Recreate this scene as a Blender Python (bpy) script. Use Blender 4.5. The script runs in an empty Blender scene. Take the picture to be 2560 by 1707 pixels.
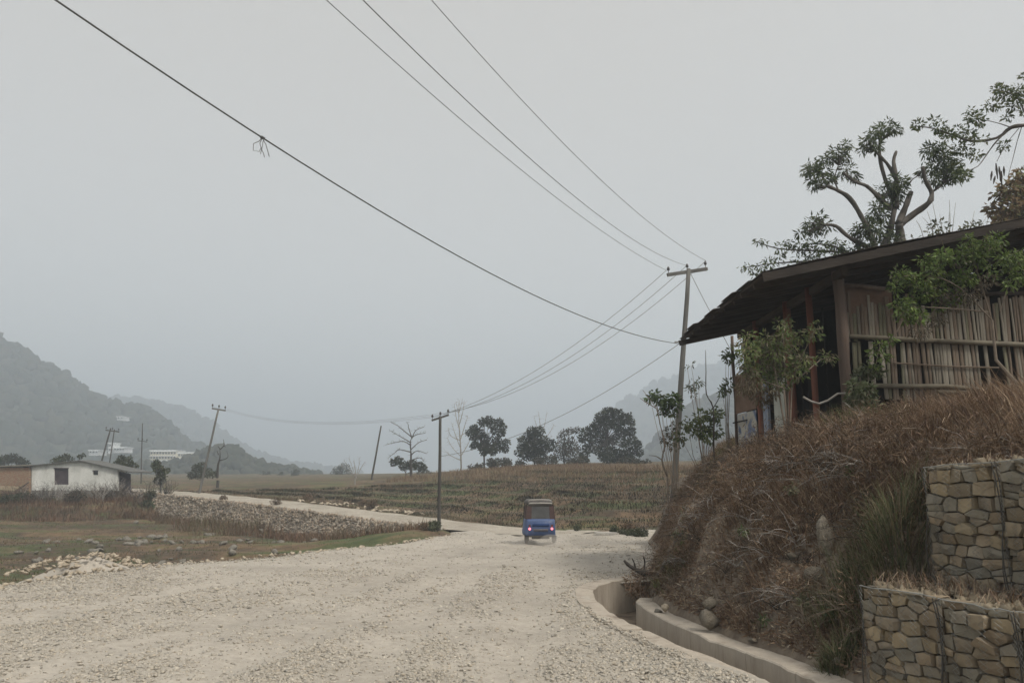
import bpy, bmesh, math, random
import numpy as np
from mathutils import Vector, Matrix
random.seed(11); rng = np.random.default_rng(11)
SC = bpy.context.scene
COL = SC.collection

# ------------------------------------------------------------------ camera
FPX = 1900.0                      # focal length in pixels of the 2560 px wide photograph
CAM_Z = 2.0
PITCH = math.atan((1185 - 853.5) / FPX)
cam = bpy.data.cameras.new('camera'); cam_o = bpy.data.objects.new('camera', cam); COL.objects.link(cam_o)
cam.sensor_width = 36; cam.lens = 36 * FPX / 2560; cam.clip_start = 0.1; cam.clip_end = 20000
cam_o.location = (0, 0, CAM_Z); cam_o.rotation_euler = (math.pi / 2 + PITCH, 0, 0)
SC.camera = cam_o
# ------------------------------------------------------------------ world, sun, exposure
SUN_EL, SUN_AZ = math.radians(52), math.radians(136)
w = bpy.data.worlds.new('World'); SC.world = w; w.use_nodes = True
nt = w.node_tree; nt.nodes.clear()
sky = nt.nodes.new('ShaderNodeTexSky'); sky.sky_type = 'NISHITA'; sky.sun_disc = False
sky.sun_elevation = SUN_EL; sky.sun_rotation = SUN_AZ
sky.air_density = 1.3; sky.dust_density = 6.0; sky.ozone_density = 1.0; sky.altitude = 800
hs = nt.nodes.new('ShaderNodeHueSaturation'); hs.inputs['Saturation'].default_value = 0.5
mx = nt.nodes.new('ShaderNodeMix'); mx.data_type = 'RGBA'; mx.inputs[0].default_value = 0.36
mx.inputs[7].default_value = (10.0, 8.9, 7.05, 1)
bg = nt.nodes.new('ShaderNodeBackground'); bg.inputs[1].default_value = 0.088
wo = nt.nodes.new('ShaderNodeOutputWorld')
nt.links.new(sky.outputs[0], hs.inputs['Color']); nt.links.new(hs.outputs[0], mx.inputs[6])
nt.links.new(mx.outputs[2], bg.inputs[0]); nt.links.new(bg.outputs[0], wo.inputs[0])
sl = bpy.data.lights.new('sun', 'SUN'); sl.energy = 2.4; sl.angle = math.radians(12); sl.color = (1.0, 0.94, 0.85)
so = bpy.data.objects.new('sun', sl); COL.objects.link(so)
sd = Vector((math.sin(SUN_AZ) * math.cos(SUN_EL), math.cos(SUN_AZ) * math.cos(SUN_EL), math.sin(SUN_EL)))
so.rotation_euler = sd.to_track_quat('Z', 'Y').to_euler(); so.location = sd * 50
SC.view_settings.view_transform = 'Standard'; SC.view_settings.look = 'None'
SC.view_settings.exposure = 0.55; SC.view_settings.gamma = 1.0; SC.view_settings.use_curve_mapping = False
SC.cycles.volume_bounces = 1; SC.cycles.use_adaptive_sampling = True; SC.cycles.adaptive_threshold = 0.025; SC.cycles.max_bounces = 5; SC.cycles.use_denoising = True
SC.cycles.volume_step_rate = 1.0; SC.cycles.transparent_max_bounces = 16

# ------------------------------------------------------------------ helpers
_c, _s = math.cos(PITCH), math.sin(PITCH)
def P(u, v, Y):
    dx = (u - 1280) / FPX; dy = (853.5 - v) / FPX
    k = Y / (_c - dy * _s)
    return np.array([dx * k, Y, CAM_Z + (dy * _c + _s) * k])
def PX(Y): return Y / FPX          # metres for one photograph pixel at depth Y
ORG = {}
def tag(o, label=None, cat=None, group=None, kind=None):
    if label: o['label'] = label
    if cat: o['category'] = cat
    if group: o['group'] = group
    if kind: o['kind'] = kind
    return o
def empty(name, loc):
    o = bpy.data.objects.new(name, None); COL.objects.link(o); o.location = [float(a) for a in loc]
    o.empty_display_size = 0.2; ORG[o] = np.array(loc, float); return o
def put(name, me, mat, parent=None):
    o = bpy.data.objects.new(name, me); COL.objects.link(o)
    if mat is not None and len(me.materials) == 0:
        for m in (mat if isinstance(mat, (list, tuple)) else [mat]): me.materials.append(m)
    if parent is not None:
        o.parent = parent; ORG[o] = ORG.get(parent, np.zeros(3))
    else: ORG[o] = np.zeros(3)
    return o
def np_mesh(name, V, T, tint=None, smooth=False, N=3):
    V = np.asarray(V, np.float32); T = np.asarray(T, np.int32)
    me = bpy.data.meshes.new(name)
    me.vertices.add(len(V)); me.vertices.foreach_set('co', V.ravel())
    nf = len(T); me.loops.add(nf * N); me.loops.foreach_set('vertex_index', T.ravel())
    me.polygons.add(nf); me.polygons.foreach_set('loop_start', np.arange(0, nf * N, N, dtype=np.int32))
    me.polygons.foreach_set('loop_total', np.full(nf, N, np.int32))
    if smooth: me.polygons.foreach_set('use_smooth', np.ones(nf, bool))
    if tint is not None:
        a = me.attributes.new('tint', 'FLOAT_COLOR', 'POINT')
        t = np.ones((len(V), 4), np.float32); t[:, :3] = tint; a.data.foreach_set('color', t.ravel())
    me.update(calc_edges=True); return me
class MB:
    """collects shapes in world coordinates; build() links them as one mesh object"""
    def __init__(s): s.v = []; s.f = []; s.m = []
    def add(s, vs, fs, m=0):
        b = len(s.v); s.v += [tuple(float(c) for c in p) for p in vs]
        s.f += [tuple(b + i for i in f) for f in fs]; s.m += [m] * len(fs); return s
    def box(s, c, size, R=None, m=0):
        x, y, z = [a / 2 for a in size]
        vs = [Vector((i * x, j * y, k * z)) for i in (-1, 1) for j in (-1, 1) for k in (-1, 1)]
        if R is not None: vs = [R @ v for v in vs]
        c = Vector([float(a) for a in c]); vs = [v + c for v in vs]
        return s.add(vs, [(0, 1, 3, 2), (4, 6, 7, 5), (0, 4, 5, 1), (2, 3, 7, 6), (0, 2, 6, 4), (1, 5, 7, 3)], m)
    def beam(s, a, b, wd, ht, m=0, up=(0, 0, 1)):
        a = Vector([float(q) for q in a]); b = Vector([float(q) for q in b]); d = (b - a)
        L = d.length; d.normalize(); sd_ = d.cross(Vector(up)).normalized(); u = sd_.cross(d)
        R = Matrix((d, sd_, u)).transposed()
        return s.box((a + b) / 2, (L, wd, ht), R, m)
    def tube(s, pts, rad, n=6, m=0, cap=True, jit=0.0):
        pts = [Vector([float(q) for q in p]) for p in pts]; K = len(pts)
        if not hasattr(rad, '__len__'): rad = [rad] * K
        vs = []; ref = None
        for i in range(K):
            d = (pts[min(i + 1, K - 1)] - pts[max(i - 1, 0)])
            if d.length < 1e-6: d = Vector((0, 0, 1))
            d.normalize()
            if ref is None: ref = Vector((1, 0, 0)) if abs(d.x) < 0.8 else Vector((0, 1, 0))
            a = d.cross(ref).normalized(); b = a.cross(d); ref = b.cross(d) * -1 if False else ref
            for j in range(n):
                t = 2 * math.pi * j / n; r = rad[i] * (1 + jit * random.uniform(-1, 1))
                vs.append(pts[i] + (a * math.cos(t) + b * math.sin(t)) * r)
        fs = [(i * n + j, i * n + (j + 1) % n, (i + 1) * n + (j + 1) % n, (i + 1) * n + j) for i in range(K - 1) for j in range(n)]
        if cap: fs += [tuple(range(n))[::-1], tuple((K - 1) * n + j for j in range(n))]
        return s.add(vs, fs, m)
    def build(s, name, mat, parent=None, smooth=False):
        o0 = ORG.get(parent, np.zeros(3)) if parent is not None else np.zeros(3)
        me = bpy.data.meshes.new(name)
        me.from_pydata([tuple(np.array(p) - o0) for p in s.v], [], s.f)
        if isinstance(mat, (list, tuple)): me.polygons.foreach_set('material_index', s.m)
        if smooth: me.polygons.foreach_set('use_smooth', [True] * len(me.polygons))
        me.update(); return put(name, me, mat, parent)
def interp(x, xs, ys): return np.interp(x, xs, ys)
def vnoise(x, y, k=1.0, seed=0):
    r = np.random.default_rng(100 + seed); o = 0
    for i in range(6):
        a = r.uniform(0, 6.28); f = k * r.uniform(0.6, 1.9); ph = r.uniform(0, 6.28)
        o = o + np.sin((x * math.cos(a) + y * math.sin(a)) * f + ph + 1.3 * np.sin((x * math.sin(a) - y * math.cos(a)) * f * 0.7 + ph * 2))
    return o / 4.0
def sstep(a, b, x): t = np.clip((x - a) / (b - a), 0, 1); return t * t * (3 - 2 * t)

# ------------------------------------------------------------------ materials
def new_mat(name):
    m = bpy.data.materials.new(name); m.use_nodes = True; n = m.node_tree.nodes; n.clear()
    out = n.new('ShaderNodeOutputMaterial'); b = n.new('ShaderNodeBsdfPrincipled')
    m.node_tree.links.new(b.outputs[0], out.inputs[0]); return m, n, m.node_tree.links, b, out
def mat(name, cols, scale=4.0, rough=0.85, bump=0.3, bscale=None, stretch=(1, 1, 1), metal=0.0, detail=6, tint=False, fine=None, bdist=0.02, coord='Object', spec=0.25, lo=0.3, hi=0.7):
    """noise colour ramp through cols, optionally multiplied by the mesh's own 'tint' colours, with noise bump"""
    m, n, L, b, out = new_mat(name)
    tc = n.new('ShaderNodeTexCoord'); mp = n.new('ShaderNodeMapping'); mp.inputs['Scale'].default_value = stretch
    L.new(tc.outputs[coord], mp.inputs[0])
    nz = n.new('ShaderNodeTexNoise'); nz.inputs['Scale'].default_value = scale; nz.inputs['Detail'].default_value = detail; nz.inputs['Roughness'].default_value = 0.62
    L.new(mp.outputs[0], nz.inputs['Vector'])
    rp = n.new('ShaderNodeValToRGB'); e = rp.color_ramp.elements
    while len(e) < len(cols): e.new(0.5)
    for i, c in enumerate(cols):
        e[i].position = lo + (hi - lo) * i / max(1, len(cols) - 1); e[i].color = (*c, 1)
    L.new(nz.outputs['Fac'], rp.inputs[0]); col = rp.outputs[0]
    if fine:
        fz_ = n.new('ShaderNodeTexNoise'); fz_.inputs['Scale'].default_value = fine[0]; fz_.inputs['Detail'].default_value = 8; fz_.inputs['Roughness'].default_value = .75; L.new(tc.outputs[coord], fz_.inputs['Vector'])
        mr = n.new('ShaderNodeMapRange'); mr.inputs[1].default_value = .3; mr.inputs[2].default_value = .7; mr.inputs[3].default_value = fine[1]; mr.inputs[4].default_value = fine[2]; L.new(fz_.outputs['Fac'], mr.inputs[0])
        mf = n.new('ShaderNodeMix'); mf.data_type = 'RGBA'; mf.blend_type = 'MULTIPLY'; mf.inputs[0].default_value = 1; L.new(col, mf.inputs[6]); L.new(mr.outputs[0], mf.inputs[7]); col = mf.outputs[2]
    if tint:
        at = n.new('ShaderNodeAttribute'); at.attribute_name = 'tint'
        mm = n.new('ShaderNodeMix'); mm.data_type = 'RGBA'; mm.blend_type = 'MULTIPLY'; mm.inputs[0].default_value = 1
        L.new(col, mm.inputs[6]); L.new(at.outputs['Color'], mm.inputs[7]); col = mm.outputs[2]
    L.new(col, b.inputs['Base Color'])
    b.inputs['Roughness'].default_value = rough; b.inputs['Metallic'].default_value = metal
    b.inputs['Specular IOR Level'].default_value = spec
    if bump:
        n2 = n.new('ShaderNodeTexNoise'); n2.inputs['Scale'].default_value = bscale or scale * 4; n2.inputs['Detail'].default_value = 8
        L.new(mp.outputs[0], n2.inputs['Vector'])
        bp = n.new('ShaderNodeBump'); bp.inputs['Strength'].default_value = bump; bp.inputs['Distance'].default_value = bdist
        L.new(n2.outputs['Fac'], bp.inputs['Height']); L.new(bp.outputs[0], b.inputs['Normal'])
    return m
def tint_mat(name, rough=0.8, trans=0.0, spec=0.2):
    m, n, L, b, out = new_mat(name)
    at = n.new('ShaderNodeAttribute'); at.attribute_name = 'tint'
    L.new(at.outputs['Color'], b.inputs['Base Color']); b.inputs['Roughness'].default_value = rough
    b.inputs['Specular IOR Level'].default_value = spec
    if trans:
        t = n.new('ShaderNodeBsdfTranslucent'); L.new(at.outputs['Color'], t.inputs[0])
        ms = n.new('ShaderNodeMixShader'); ms.inputs[0].default_value = trans
        L.new(b.outputs[0], ms.inputs[1]); L.new(t.outputs[0], ms.inputs[2]); L.new(ms.outputs[0], out.inputs[0])
    return m
M = {}
M['road'] = mat('road_dust', [(.315, .286, .243), (.385, .35, .298), (.43, .39, .334)], 0.4, .95, .6, 9, bdist=.03, fine=(7, .8, 1.14))
M['side_road'] = mat('side_road_dust', [(.27, .24, .195), (.34, .305, .25), (.40, .36, .30)], 0.5, .95, .6, 7, bdist=.03, fine=(2.5, .8, 1.15))
M['gravel'] = tint_mat('crushed_stone', .92)
M['grass'] = tint_mat('grass_blades', .85, .2)
M['leaf'] = tint_mat('leaves', .6, .38, .35)
M['far_leaf'] = tint_mat('far_foliage', .85, .1)
M['ground'] = mat('field_soil', [(.058, .075, .03), (.09, .10, .043), (.15, .104, .064), (.08, .06, .042), (.07, .084, .036), (.12, .095, .055)], .16, .95, .7, 5, bdist=.08, detail=7, stretch=(.55, 1.7, 1), fine=(1.6, .55, 1.35), lo=.32, hi=.68)
M['bank'] = mat('bank_soil', [(.095, .075, .056), (.165, .132, .10), (.23, .19, .145), (.15, .118, .09)], 2.6, .95, .8, 8, bdist=.05)
M['concrete'] = mat('drain_concrete', [(.21, .175, .14), (.36, .315, .26), (.43, .38, .315), (.33, .285, .23)], 2.6, .9, .5, 30, stretch=(1, 1, .22), detail=10)
M['stone'] = mat('gabion_stone', [(.15, .115, .07), (.235, .18, .115), (.27, .245, .19), (.20, .19, .155)], 2.3, .9, .6, 26, bdist=.012)
M['rubble'] = mat('pale_rubble', [(.30, .25, .185), (.42, .355, .27), (.50, .44, .35)], 2.2, .92, .6, 20, bdist=.015)
M['boulder'] = mat('grey_boulder', [(.13, .12, .10), (.21, .195, .165), (.27, .25, .215)], 3.0, .95, .9, 9, bdist=.05)
M['midrock'] = mat('tan_boulder', [(.16, .14, .105), (.24, .21, .165), (.29, .26, .21)], 3.5, .95, 1.0, 10, bdist=.05)
M['wallstone'] = mat('rough_wall_stone', [(0.184, 0.166, 0.142), (0.304, 0.271, 0.23), (0.367, 0.335, 0.293)], .9, .95, .6, 6, tint=True)
M['wire'] = mat('galvanised_wire', [(.20, .205, .195), (.30, .305, .29)], 8, .65, 0, metal=.3)
M['cable'] = mat('line_cable', [(.09, .092, .092), (.13, .132, .13)], 3, .7, 0)
M['pole'] = mat('weathered_pole', [(0.088, 0.085, 0.078), (0.136, 0.133, 0.122), (0.17, 0.163, 0.153)], 3, .9, .4, 18, stretch=(1, 1, .15))
M['pole_far'] = mat('dark_pole', [(.055, .05, .045), (.085, .08, .07)], 3, .9, .2, 18, stretch=(1, 1, .15))
M['insul'] = mat('dark_insulator', [(.035, .03, .03), (.05, .045, .045)], 6, .35, 0, spec=.5)
M['bark'] = mat('grey_bark', [(0.053, 0.047, 0.041), (0.095, 0.085, 0.074), (0.127, 0.116, 0.104)], 3.5, .95, .7, 14, stretch=(1, 1, .35))
M['dead'] = mat('dry_twig', [(.14, .11, .085), (.22, .18, .14)], 5, .95, .2)
M['dead_pale'] = mat('pale_bare_wood', [(.24, .22, .20), (.36, .34, .31)], 5, .95, .2)
M['bark_dark'] = mat('dark_bark', [(.045, .04, .035), (.075, .066, .058)], 4, .95, .3)
M['timber'] = mat('aged_timber', [(0.068, 0.05, 0.042), (0.119, 0.088, 0.071), (0.157, 0.121, 0.098)], 2.2, .9, .5, 18, stretch=(1, 1, .12))
M['redtimber'] = mat('red_brown_timber', [(0.12, 0.048, 0.034), (0.18, 0.072, 0.048), (0.222, 0.102, 0.072)], 2.4, .85, .4, 16, stretch=(1, 1, .12))
M['darktimber'] = mat('dark_brown_timber', [(0.028, 0.021, 0.017), (0.051, 0.038, 0.028), (0.071, 0.053, 0.041)], 2.5, .9, .5, 16, stretch=(.2, .2, 1))  # very dark brown timber of the rafters, purlins and eave boards
M['blacktimber'] = mat('black_brown_timber', [(.02, .016, .013), (.035, .028, .023), (.055, .045, .037)], 2.5, .9, .6, 16, stretch=(.2, 1, 1))  # near-black brown timber of the near verge board
M['roof'] = mat('rusted_sheet', [(0.036, 0.029, 0.024), (0.06, 0.048, 0.04), (0.08, 0.06, 0.046)], 1.5, .75, .3, 12, metal=.25)
M['bamboo'] = mat('dry_bamboo', [(0.118, 0.104, 0.082), (0.214, 0.191, 0.154), (0.297, 0.27, 0.222)], 2.5, .8, .4, 14, stretch=(1, 1, .2), coord='Object')
M['bamboo2'] = mat('brown_bamboo', [(0.095, 0.07, 0.052), (0.152, 0.118, 0.088), (0.208, 0.164, 0.125)], 2.5, .8, .4, 14, stretch=(1, 1, .2))
M['bamboo3'] = mat('mossy_bamboo', [(0.091, 0.086, 0.055), (0.144, 0.136, 0.091), (0.193, 0.18, 0.131)], 2.5, .8, .4, 14, stretch=(1, 1, .2))
M['rail'] = mat('rail_bamboo', [(0.11, 0.095, 0.069), (0.182, 0.16, 0.119)], 4, .7, .2, 16)
M['mud'] = mat('mud_plaster', [(0.119, 0.077, 0.056), (0.188, 0.125, 0.09)], 2.2, .95, .5, 12)
M['panel'] = mat('weathered_white_sheet', [(.30, .31, .27), (.42, .43, .385), (.47, .475, .43)], 2.5, .7, .2, 9, stretch=(1, 1, .3))
M['bluepaint'] = mat('faded_blue_paint', [(.12, .15, .21), (.22, .25, .31), (.36, .37, .38)], 3.5, .8, .2)
M['poster'] = mat('faded_poster', [(.09, .12, .20), (.34, .34, .33), (.40, .37, .31), (.13, .16, .24)], 1.9, .8, .15, 8, detail=2, lo=.36, hi=.62)
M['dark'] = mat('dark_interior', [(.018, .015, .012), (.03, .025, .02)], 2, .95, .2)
M['whitewash'] = mat('stained_whitewash', [(0.345, 0.345, 0.316), (0.575, 0.575, 0.535), (0.69, 0.69, 0.65)], .75, .9, .3, 8, stretch=(1, 1, .7), detail=9)
M['plinth'] = mat('grey_plinth', [(.16, .155, .14), (.23, .22, .20)], 1.2, .95, .4)
M['doorwood'] = mat('dark_door', [(.05, .04, .045), (.085, .07, .075)], 2, .8, .3)
M['thatch'] = mat('straw_thatch', [(.15, .115, .07), (.24, .20, .14)], 5, .95, .7, 20)
M['plank'] = mat('pale_slab', [(.36, .34, .31), (.48, .46, .42)], 2, .9, .2)
M['hill'] = mat('forest_hill', [(.020, .026, .014), (.035, .042, .022), (.055, .048, .03)], .02, .95, 0, detail=8)
M['bldg'] = mat('cream_render', [(.58, .53, .40), (.70, .65, .52)], .12, .9, 0)
M['bldg2'] = mat('white_render', [(.62, .63, .62), (.72, .73, .72)], .12, .9, 0)
M['roofgrey'] = mat('dull_grey_sheet', [(.09, .09, .085), (.14, .14, .13)], 1.2, .8, .2)
M['glass'] = mat('dark_pane', [(.03, .035, .04), (.05, .055, .06)], 1, .2, 0, spec=.5)
def brick_mat():
    m, n, L, b, out = new_mat('field_brick')
    tc = n.new('ShaderNodeTexCoord'); sp = n.new('ShaderNodeSeparateXYZ'); cb = n.new('ShaderNodeCombineXYZ')
    L.new(tc.outputs['Object'], sp.inputs[0]); L.new(sp.outputs['X'], cb.inputs[0]); L.new(sp.outputs['Z'], cb.inputs[1])
    bt = n.new('ShaderNodeTexBrick'); bt.inputs['Scale'].default_value = 3.2
    bt.inputs['Color1'].default_value = (.26, .12, .075, 1); bt.inputs['Color2'].default_value = (.30, .235, .15, 1); bt.inputs['Mortar'].default_value = (.15, .12, .09, 1)
    bt.inputs['Mortar Size'].default_value = .03; bt.inputs['Bias'].default_value = 0
    L.new(cb.outputs[0], bt.inputs[0]); L.new(bt.outputs[0], b.inputs['Base Color']); b.inputs['Roughness'].default_value = .95
    return m
M['brick'] = brick_mat()

# ------------------------------------------------------------------ terrain functions
def zr(y): return interp(y, [-20, 7, 32, 40, 60], [.1, 0, -.85, -1.0, -1.0])
XL_Y = [-10, 8, 12, 16, 21, 23.6, 28.8, 33, 36.5, 38]; XL_X = [-16, -13, -11.6, -10.9, -10.6, -8.6, -6.3, -4.7, -3.8, -3.2]
def XL(y): return interp(y, XL_Y, XL_X)
DL = np.array([(3.2, 2.5), (2.8, 5.5), (2.48, 7.71), (2.39, 8.13), (2.01, 9.59), (1.73, 10.91), (1.54, 12.22), (1.47, 13.9), (1.56, 15.29), (1.82, 16.36), (2.25, 17.1), (2.8, 17.7), (3.8, 18.3)])   # drain, inner face on the road side
DR = np.array([(3.75, 2.5), (3.2, 6.0), (2.9, 7.65), (2.75, 8.6), (2.42, 9.9), (2.13, 12.2), (2.1, 13.5), (2.25, 14.0), (2.7, 14.5), (3.6, 15.0)])       # inner face on the bank side
TOE = np.array([(4.05, 2.0), (3.5, 6.0), (3.2, 7.65), (3.04, 8.6), (2.71, 9.9), (2.42, 12.2), (2.40, 13.5), (2.52, 14.1), (2.7, 15.2), (2.92, 16.5), (3.3, 18.2), (3.9, 20), (4.8, 24), (5.1, 28), (5.6, 32), (7.4, 37), (11, 41), (20, 44), (40, 46)])
RD2 = np.array([(60, 30, -1.), (25, 36.5, -1.), (8, 38.6, -1.0), (1, 40.5, -1.0), (-3.2, 44.5, -.93), (-8.5, 50.0, -.68), (-13.5, 54.4, -.4), (-18, 58.2, -.12), (-24, 64.3, .08), (-31.5, 72.3, .25), (-42, 83, .4), (-60, 98, .5), (-120, 140, .6)])
HW2 = 2.0
def poly_sd(x, y, pl):
    """signed distance to a polyline (positive to the right of its direction), and the arc index there"""
    x = np.asarray(x, float); y = np.asarray(y, float)
    best = np.full(x.shape, 1e9); sg = np.ones(x.shape); ts = np.zeros(x.shape)
    for i in range(len(pl) - 1):
        ax, ay = pl[i][:2]; bx, by = pl[i + 1][:2]; dx, dy = bx - ax, by - ay; l2 = dx * dx + dy * dy
        t = np.clip(((x - ax) * dx + (y - ay) * dy) / l2, 0, 1)
        d = np.hypot(x - ax - t * dx, y - ay - t * dy); cr = (x - ax) * dy - (y - ay) * dx
        k = d < best - 1e-9; best = np.where(k, d, best); sg = np.where(k, np.sign(cr), sg); ts = np.where(k, i + t, ts)
    return best * np.where(sg == 0, 1, sg), ts
def steps(t, n):
    k = np.floor(t * n); f = t * n - k
    return (k + sstep(.82, .97, f)) / n
def field_z(x, y):
    yy = y - np.clip((x + 37) * .35, 0, 3) - 1.2 * np.sin(x * .21)
    b = interp(yy, [10, 30, 45, 60, 65, 67.5, 72, 120, 400], [-1.8, -1.95, -2.05, -1.9, -1.65, -.55, -.3, .1, -1])
    b = b + .95 * np.exp(-((x + 4.5) ** 2 + (y - 40.5) ** 2) / 26.0)
    return b + .34 * steps((np.sin(yy * .42 + .10 * x + .8 * np.sin(x * .17)) + 1) / 2, 2) + .12 * vnoise(x, y, .55, 1) + .05 * vnoise(x, y, 1.6, 2)
def terr_off(x, y): return 1.2 * np.sin(x * .16) + .6 * np.sin(x * .41) + 1.1 * vnoise(x, y, .22, 4) + .4 * vnoise(x, y, .8, 14)
def ground_z(x, y):
    x = np.asarray(x, float); y = np.asarray(y, float)
    d2, ts = poly_sd(x, y, RD2); z2 = interp(ts, np.arange(len(RD2)), RD2[:, 2])
    far = d2 - HW2                                           # right of the direction of travel = far side of the side road
    A = interp(x, [-60, -35, -22, -12, -4, 3, 12, 40], [.4, .6, .9, 1.35, 2.15, 2.6, 2.95, 3.4])
    tt = np.clip((far - .8 + terr_off(x, y)) / 24, 0, 1)
    up = A * (.12 * tt + .88 * steps(tt, 7)) + .012 * np.clip(far - 24, 0, 90) + .06 * vnoise(x, y, .7, 3)
    drop = -12 * sstep(110, 330, far) - 3 * sstep(300, 1200, far)
    zmid = z2 + np.where(far > 0, up, 0) + drop
    near = -d2 - HW2
    fz = field_z(x, y) - 6 * sstep(130, 400, y)
    zf = z2 - .03 + (fz - z2) * sstep(.05, .75, near)
    z = np.where(d2 > 0, zmid, np.where(near < 0.05, z2, zf))
    # the main gravel road, before the side road
    e = XL(y) - x
    zm = np.where(e < -.1, zr(y) - .16 * sstep(.3, .8, -e), zr(y) + (fz - zr(y)) * sstep(-.1, 2.2, e))
    m1 = (1 - sstep(37.0, 39.5, y)) * np.where(d2 < 0, 1, 0)
    z = np.where((y < 39.5) & (d2 < 0), zm * m1 + z * (1 - m1), z)
    z = np.where((d2 < 0) & (x > -3.4) & (y >= 37), np.minimum(np.maximum(z, -1.16), -1.1), z)
    # low under the bank and the drain, which have their own meshes
    db, _ = poly_sd(x, y, TOE); dd, _ = poly_sd(x, y, DL)
    z = np.where((db > .5) & (y < 60) & (x > 0), np.minimum(z, -1.6), z)
    z = np.where((dd > -.25) & (y < 19) & (x > 0), np.minimum(z, -1.6), z)
    return z
G0 = np.array((3.29, 7.4)); GE = np.array((.8, -1.8)); GE = GE / np.hypot(*GE); GM = np.array((-GE[1], GE[0]))   # GM points into the slope
def bank_z(x, y):
    d, _ = poly_sd(x, y, TOE)
    d = d + (.26 * vnoise(x, y, 1.15, 5) + .10 * vnoise(x, y, 3.7, 15)) * sstep(.12, .7, d)
    b = interp(d, [-.3, 0, .22, .75, 1.5, 2.8, 5, 8, 16, 40], [-.8, .1, .38, 1.40, 2.1, 2.62, 3.1, 3.7, 4.6, 6.0])
    z = b + interp(y, [5, 12, 20, 32, 45], [0, -.15, -.35, -.75, -.95]) * (1 - sstep(.8, 3, d)) + (.10 * vnoise(x, y, 2.3, 6) + .07 * vnoise(x, y, 5.0, 16) + .035 * vnoise(x, y, 11.0, 17)) * sstep(.1, .5, d)
    z = z - .62 * sstep(15.4, 17.5, y) * sstep(5.0, 6.0, x) * (1 - sstep(22.5, 24.5, y))
    z = z + .35 * sstep(23, 27, y) * sstep(.5, 1.2, d)
    z = z - .9 * sstep(24, 44, y) * sstep(.5, 3, d)
    q = (x - G0[0]) * GM[0] + (y - G0[1]) * GM[1]; t = (x - G0[0]) * GE[0] + (y - G0[1]) * GE[1]
    cap = interp(q, [-.5, -.02, .12, .62, .95, 1.25, 4], [.02, .10, .55, .70, .75, 1.95, 3.1])
    k = sstep(-.35, -.1, t)
    return np.where(z > cap, z + (cap - z) * k, z)

def grid_mesh(name, xs, ys, zf, keep=None, smooth=True):
    X, Y = np.meshgrid(xs, ys); Z = zf(X, Y); V = np.stack([X, Y, Z], -1).reshape(-1, 3)
    nx, ny = len(xs), len(ys)
    i = np.arange(ny - 1)[:, None] * nx + np.arange(nx - 1)[None]
    Q = np.stack([i, i + 1, i + nx + 1, i + nx], -1).reshape(-1, 4)
    if keep is not None:
        K = keep(X, Y).reshape(-1); Q = Q[K[Q].any(1)]
    return np_mesh(name, V, Q, smooth=smooth, N=4)
def growing(a, b, st, f):
    o = [a]
    while abs(o[-1] - a) < abs(b - a): o.append(o[-1] + math.copysign(st, b - a)); st *= f
    return o
xs = np.array(sorted(set(growing(-46, -3200, .6, 1.18) + list(np.arange(-46, 16, .4)) + growing(16, 3200, .6, 1.18))))
ys = np.array(sorted(set(growing(-4, -700, 1.0, 1.3) + list(np.arange(-4, 86, .36)) + growing(86, 4200, .6, 1.12))))
tag(put('ground', grid_mesh('ground', xs, ys, ground_z), M['ground']), kind='structure')
# main gravel road
rows = np.concatenate([np.arange(-8, 4, .5), np.arange(4, 44.01, .22)])
def road_right(y): return interp(y, [-10, 2.5, 5.5, 7.71, 8.13, 9.59, 10.91, 12.22, 13.9, 15.29, 16.36, 17.1, 17.7, 20, 24, 28, 32, 37, 41, 44], np.array([3.2, 3.2, 2.8, 2.48, 2.39, 2.01, 1.73, 1.54, 1.47, 1.56, 1.82, 2.25, 3.5, 4.2, 5.1, 5.4, 5.9, 7.7, 10, 12])) - np.where(y < 17.2, .1, -.2)
TRK = ((-1.5, .055, 0), (.1, .05, 0), (-5.2, .17, 0), (-3.6, .165, 0), (-8.6, .24, .0))      # wheel tracks: start, drift
def track(x, y): return sum(np.exp(-((x - a - b * (y - 6) + .25 * np.sin(y * .22 + a)) / .33) ** 2) for a, b, c in TRK)
def rut(x, y): return .04 * vnoise(x, y, .8, 8) + .02 * vnoise(x, y, 3.1, 9) - .05 * track(x, y)
def road_surface(x, y): return zr(y) + .05 + rut(x, y)
NS = 90; V = []
for y in rows:
    a, b = (XL(y) - .5 if y < 37 else float(interp(y, [37, 38, 40, 42, 44], [XL(37) - .5, -3.5, -3.3, -3.7, -5.2]))), road_right(y); t = np.linspace(0, 1, NS); x = a + (b - a) * t
    z = road_surface(x, np.full(NS, y)) - .35 * np.exp(-t * 45) - .09 * sstep(41.5, 44, y)
    V.append(np.stack([x, np.full(NS, y), z], -1))
V = np.concatenate(V); i = np.arange(len(rows) - 1)[:, None] * NS + np.arange(NS - 1)[None]
tag(put('gravel_road', np_mesh('gravel_road', V, np.stack([i, i + 1, i + NS + 1, i + NS], -1).reshape(-1, 4), smooth=True, N=4), M['road']), kind='structure')
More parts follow.
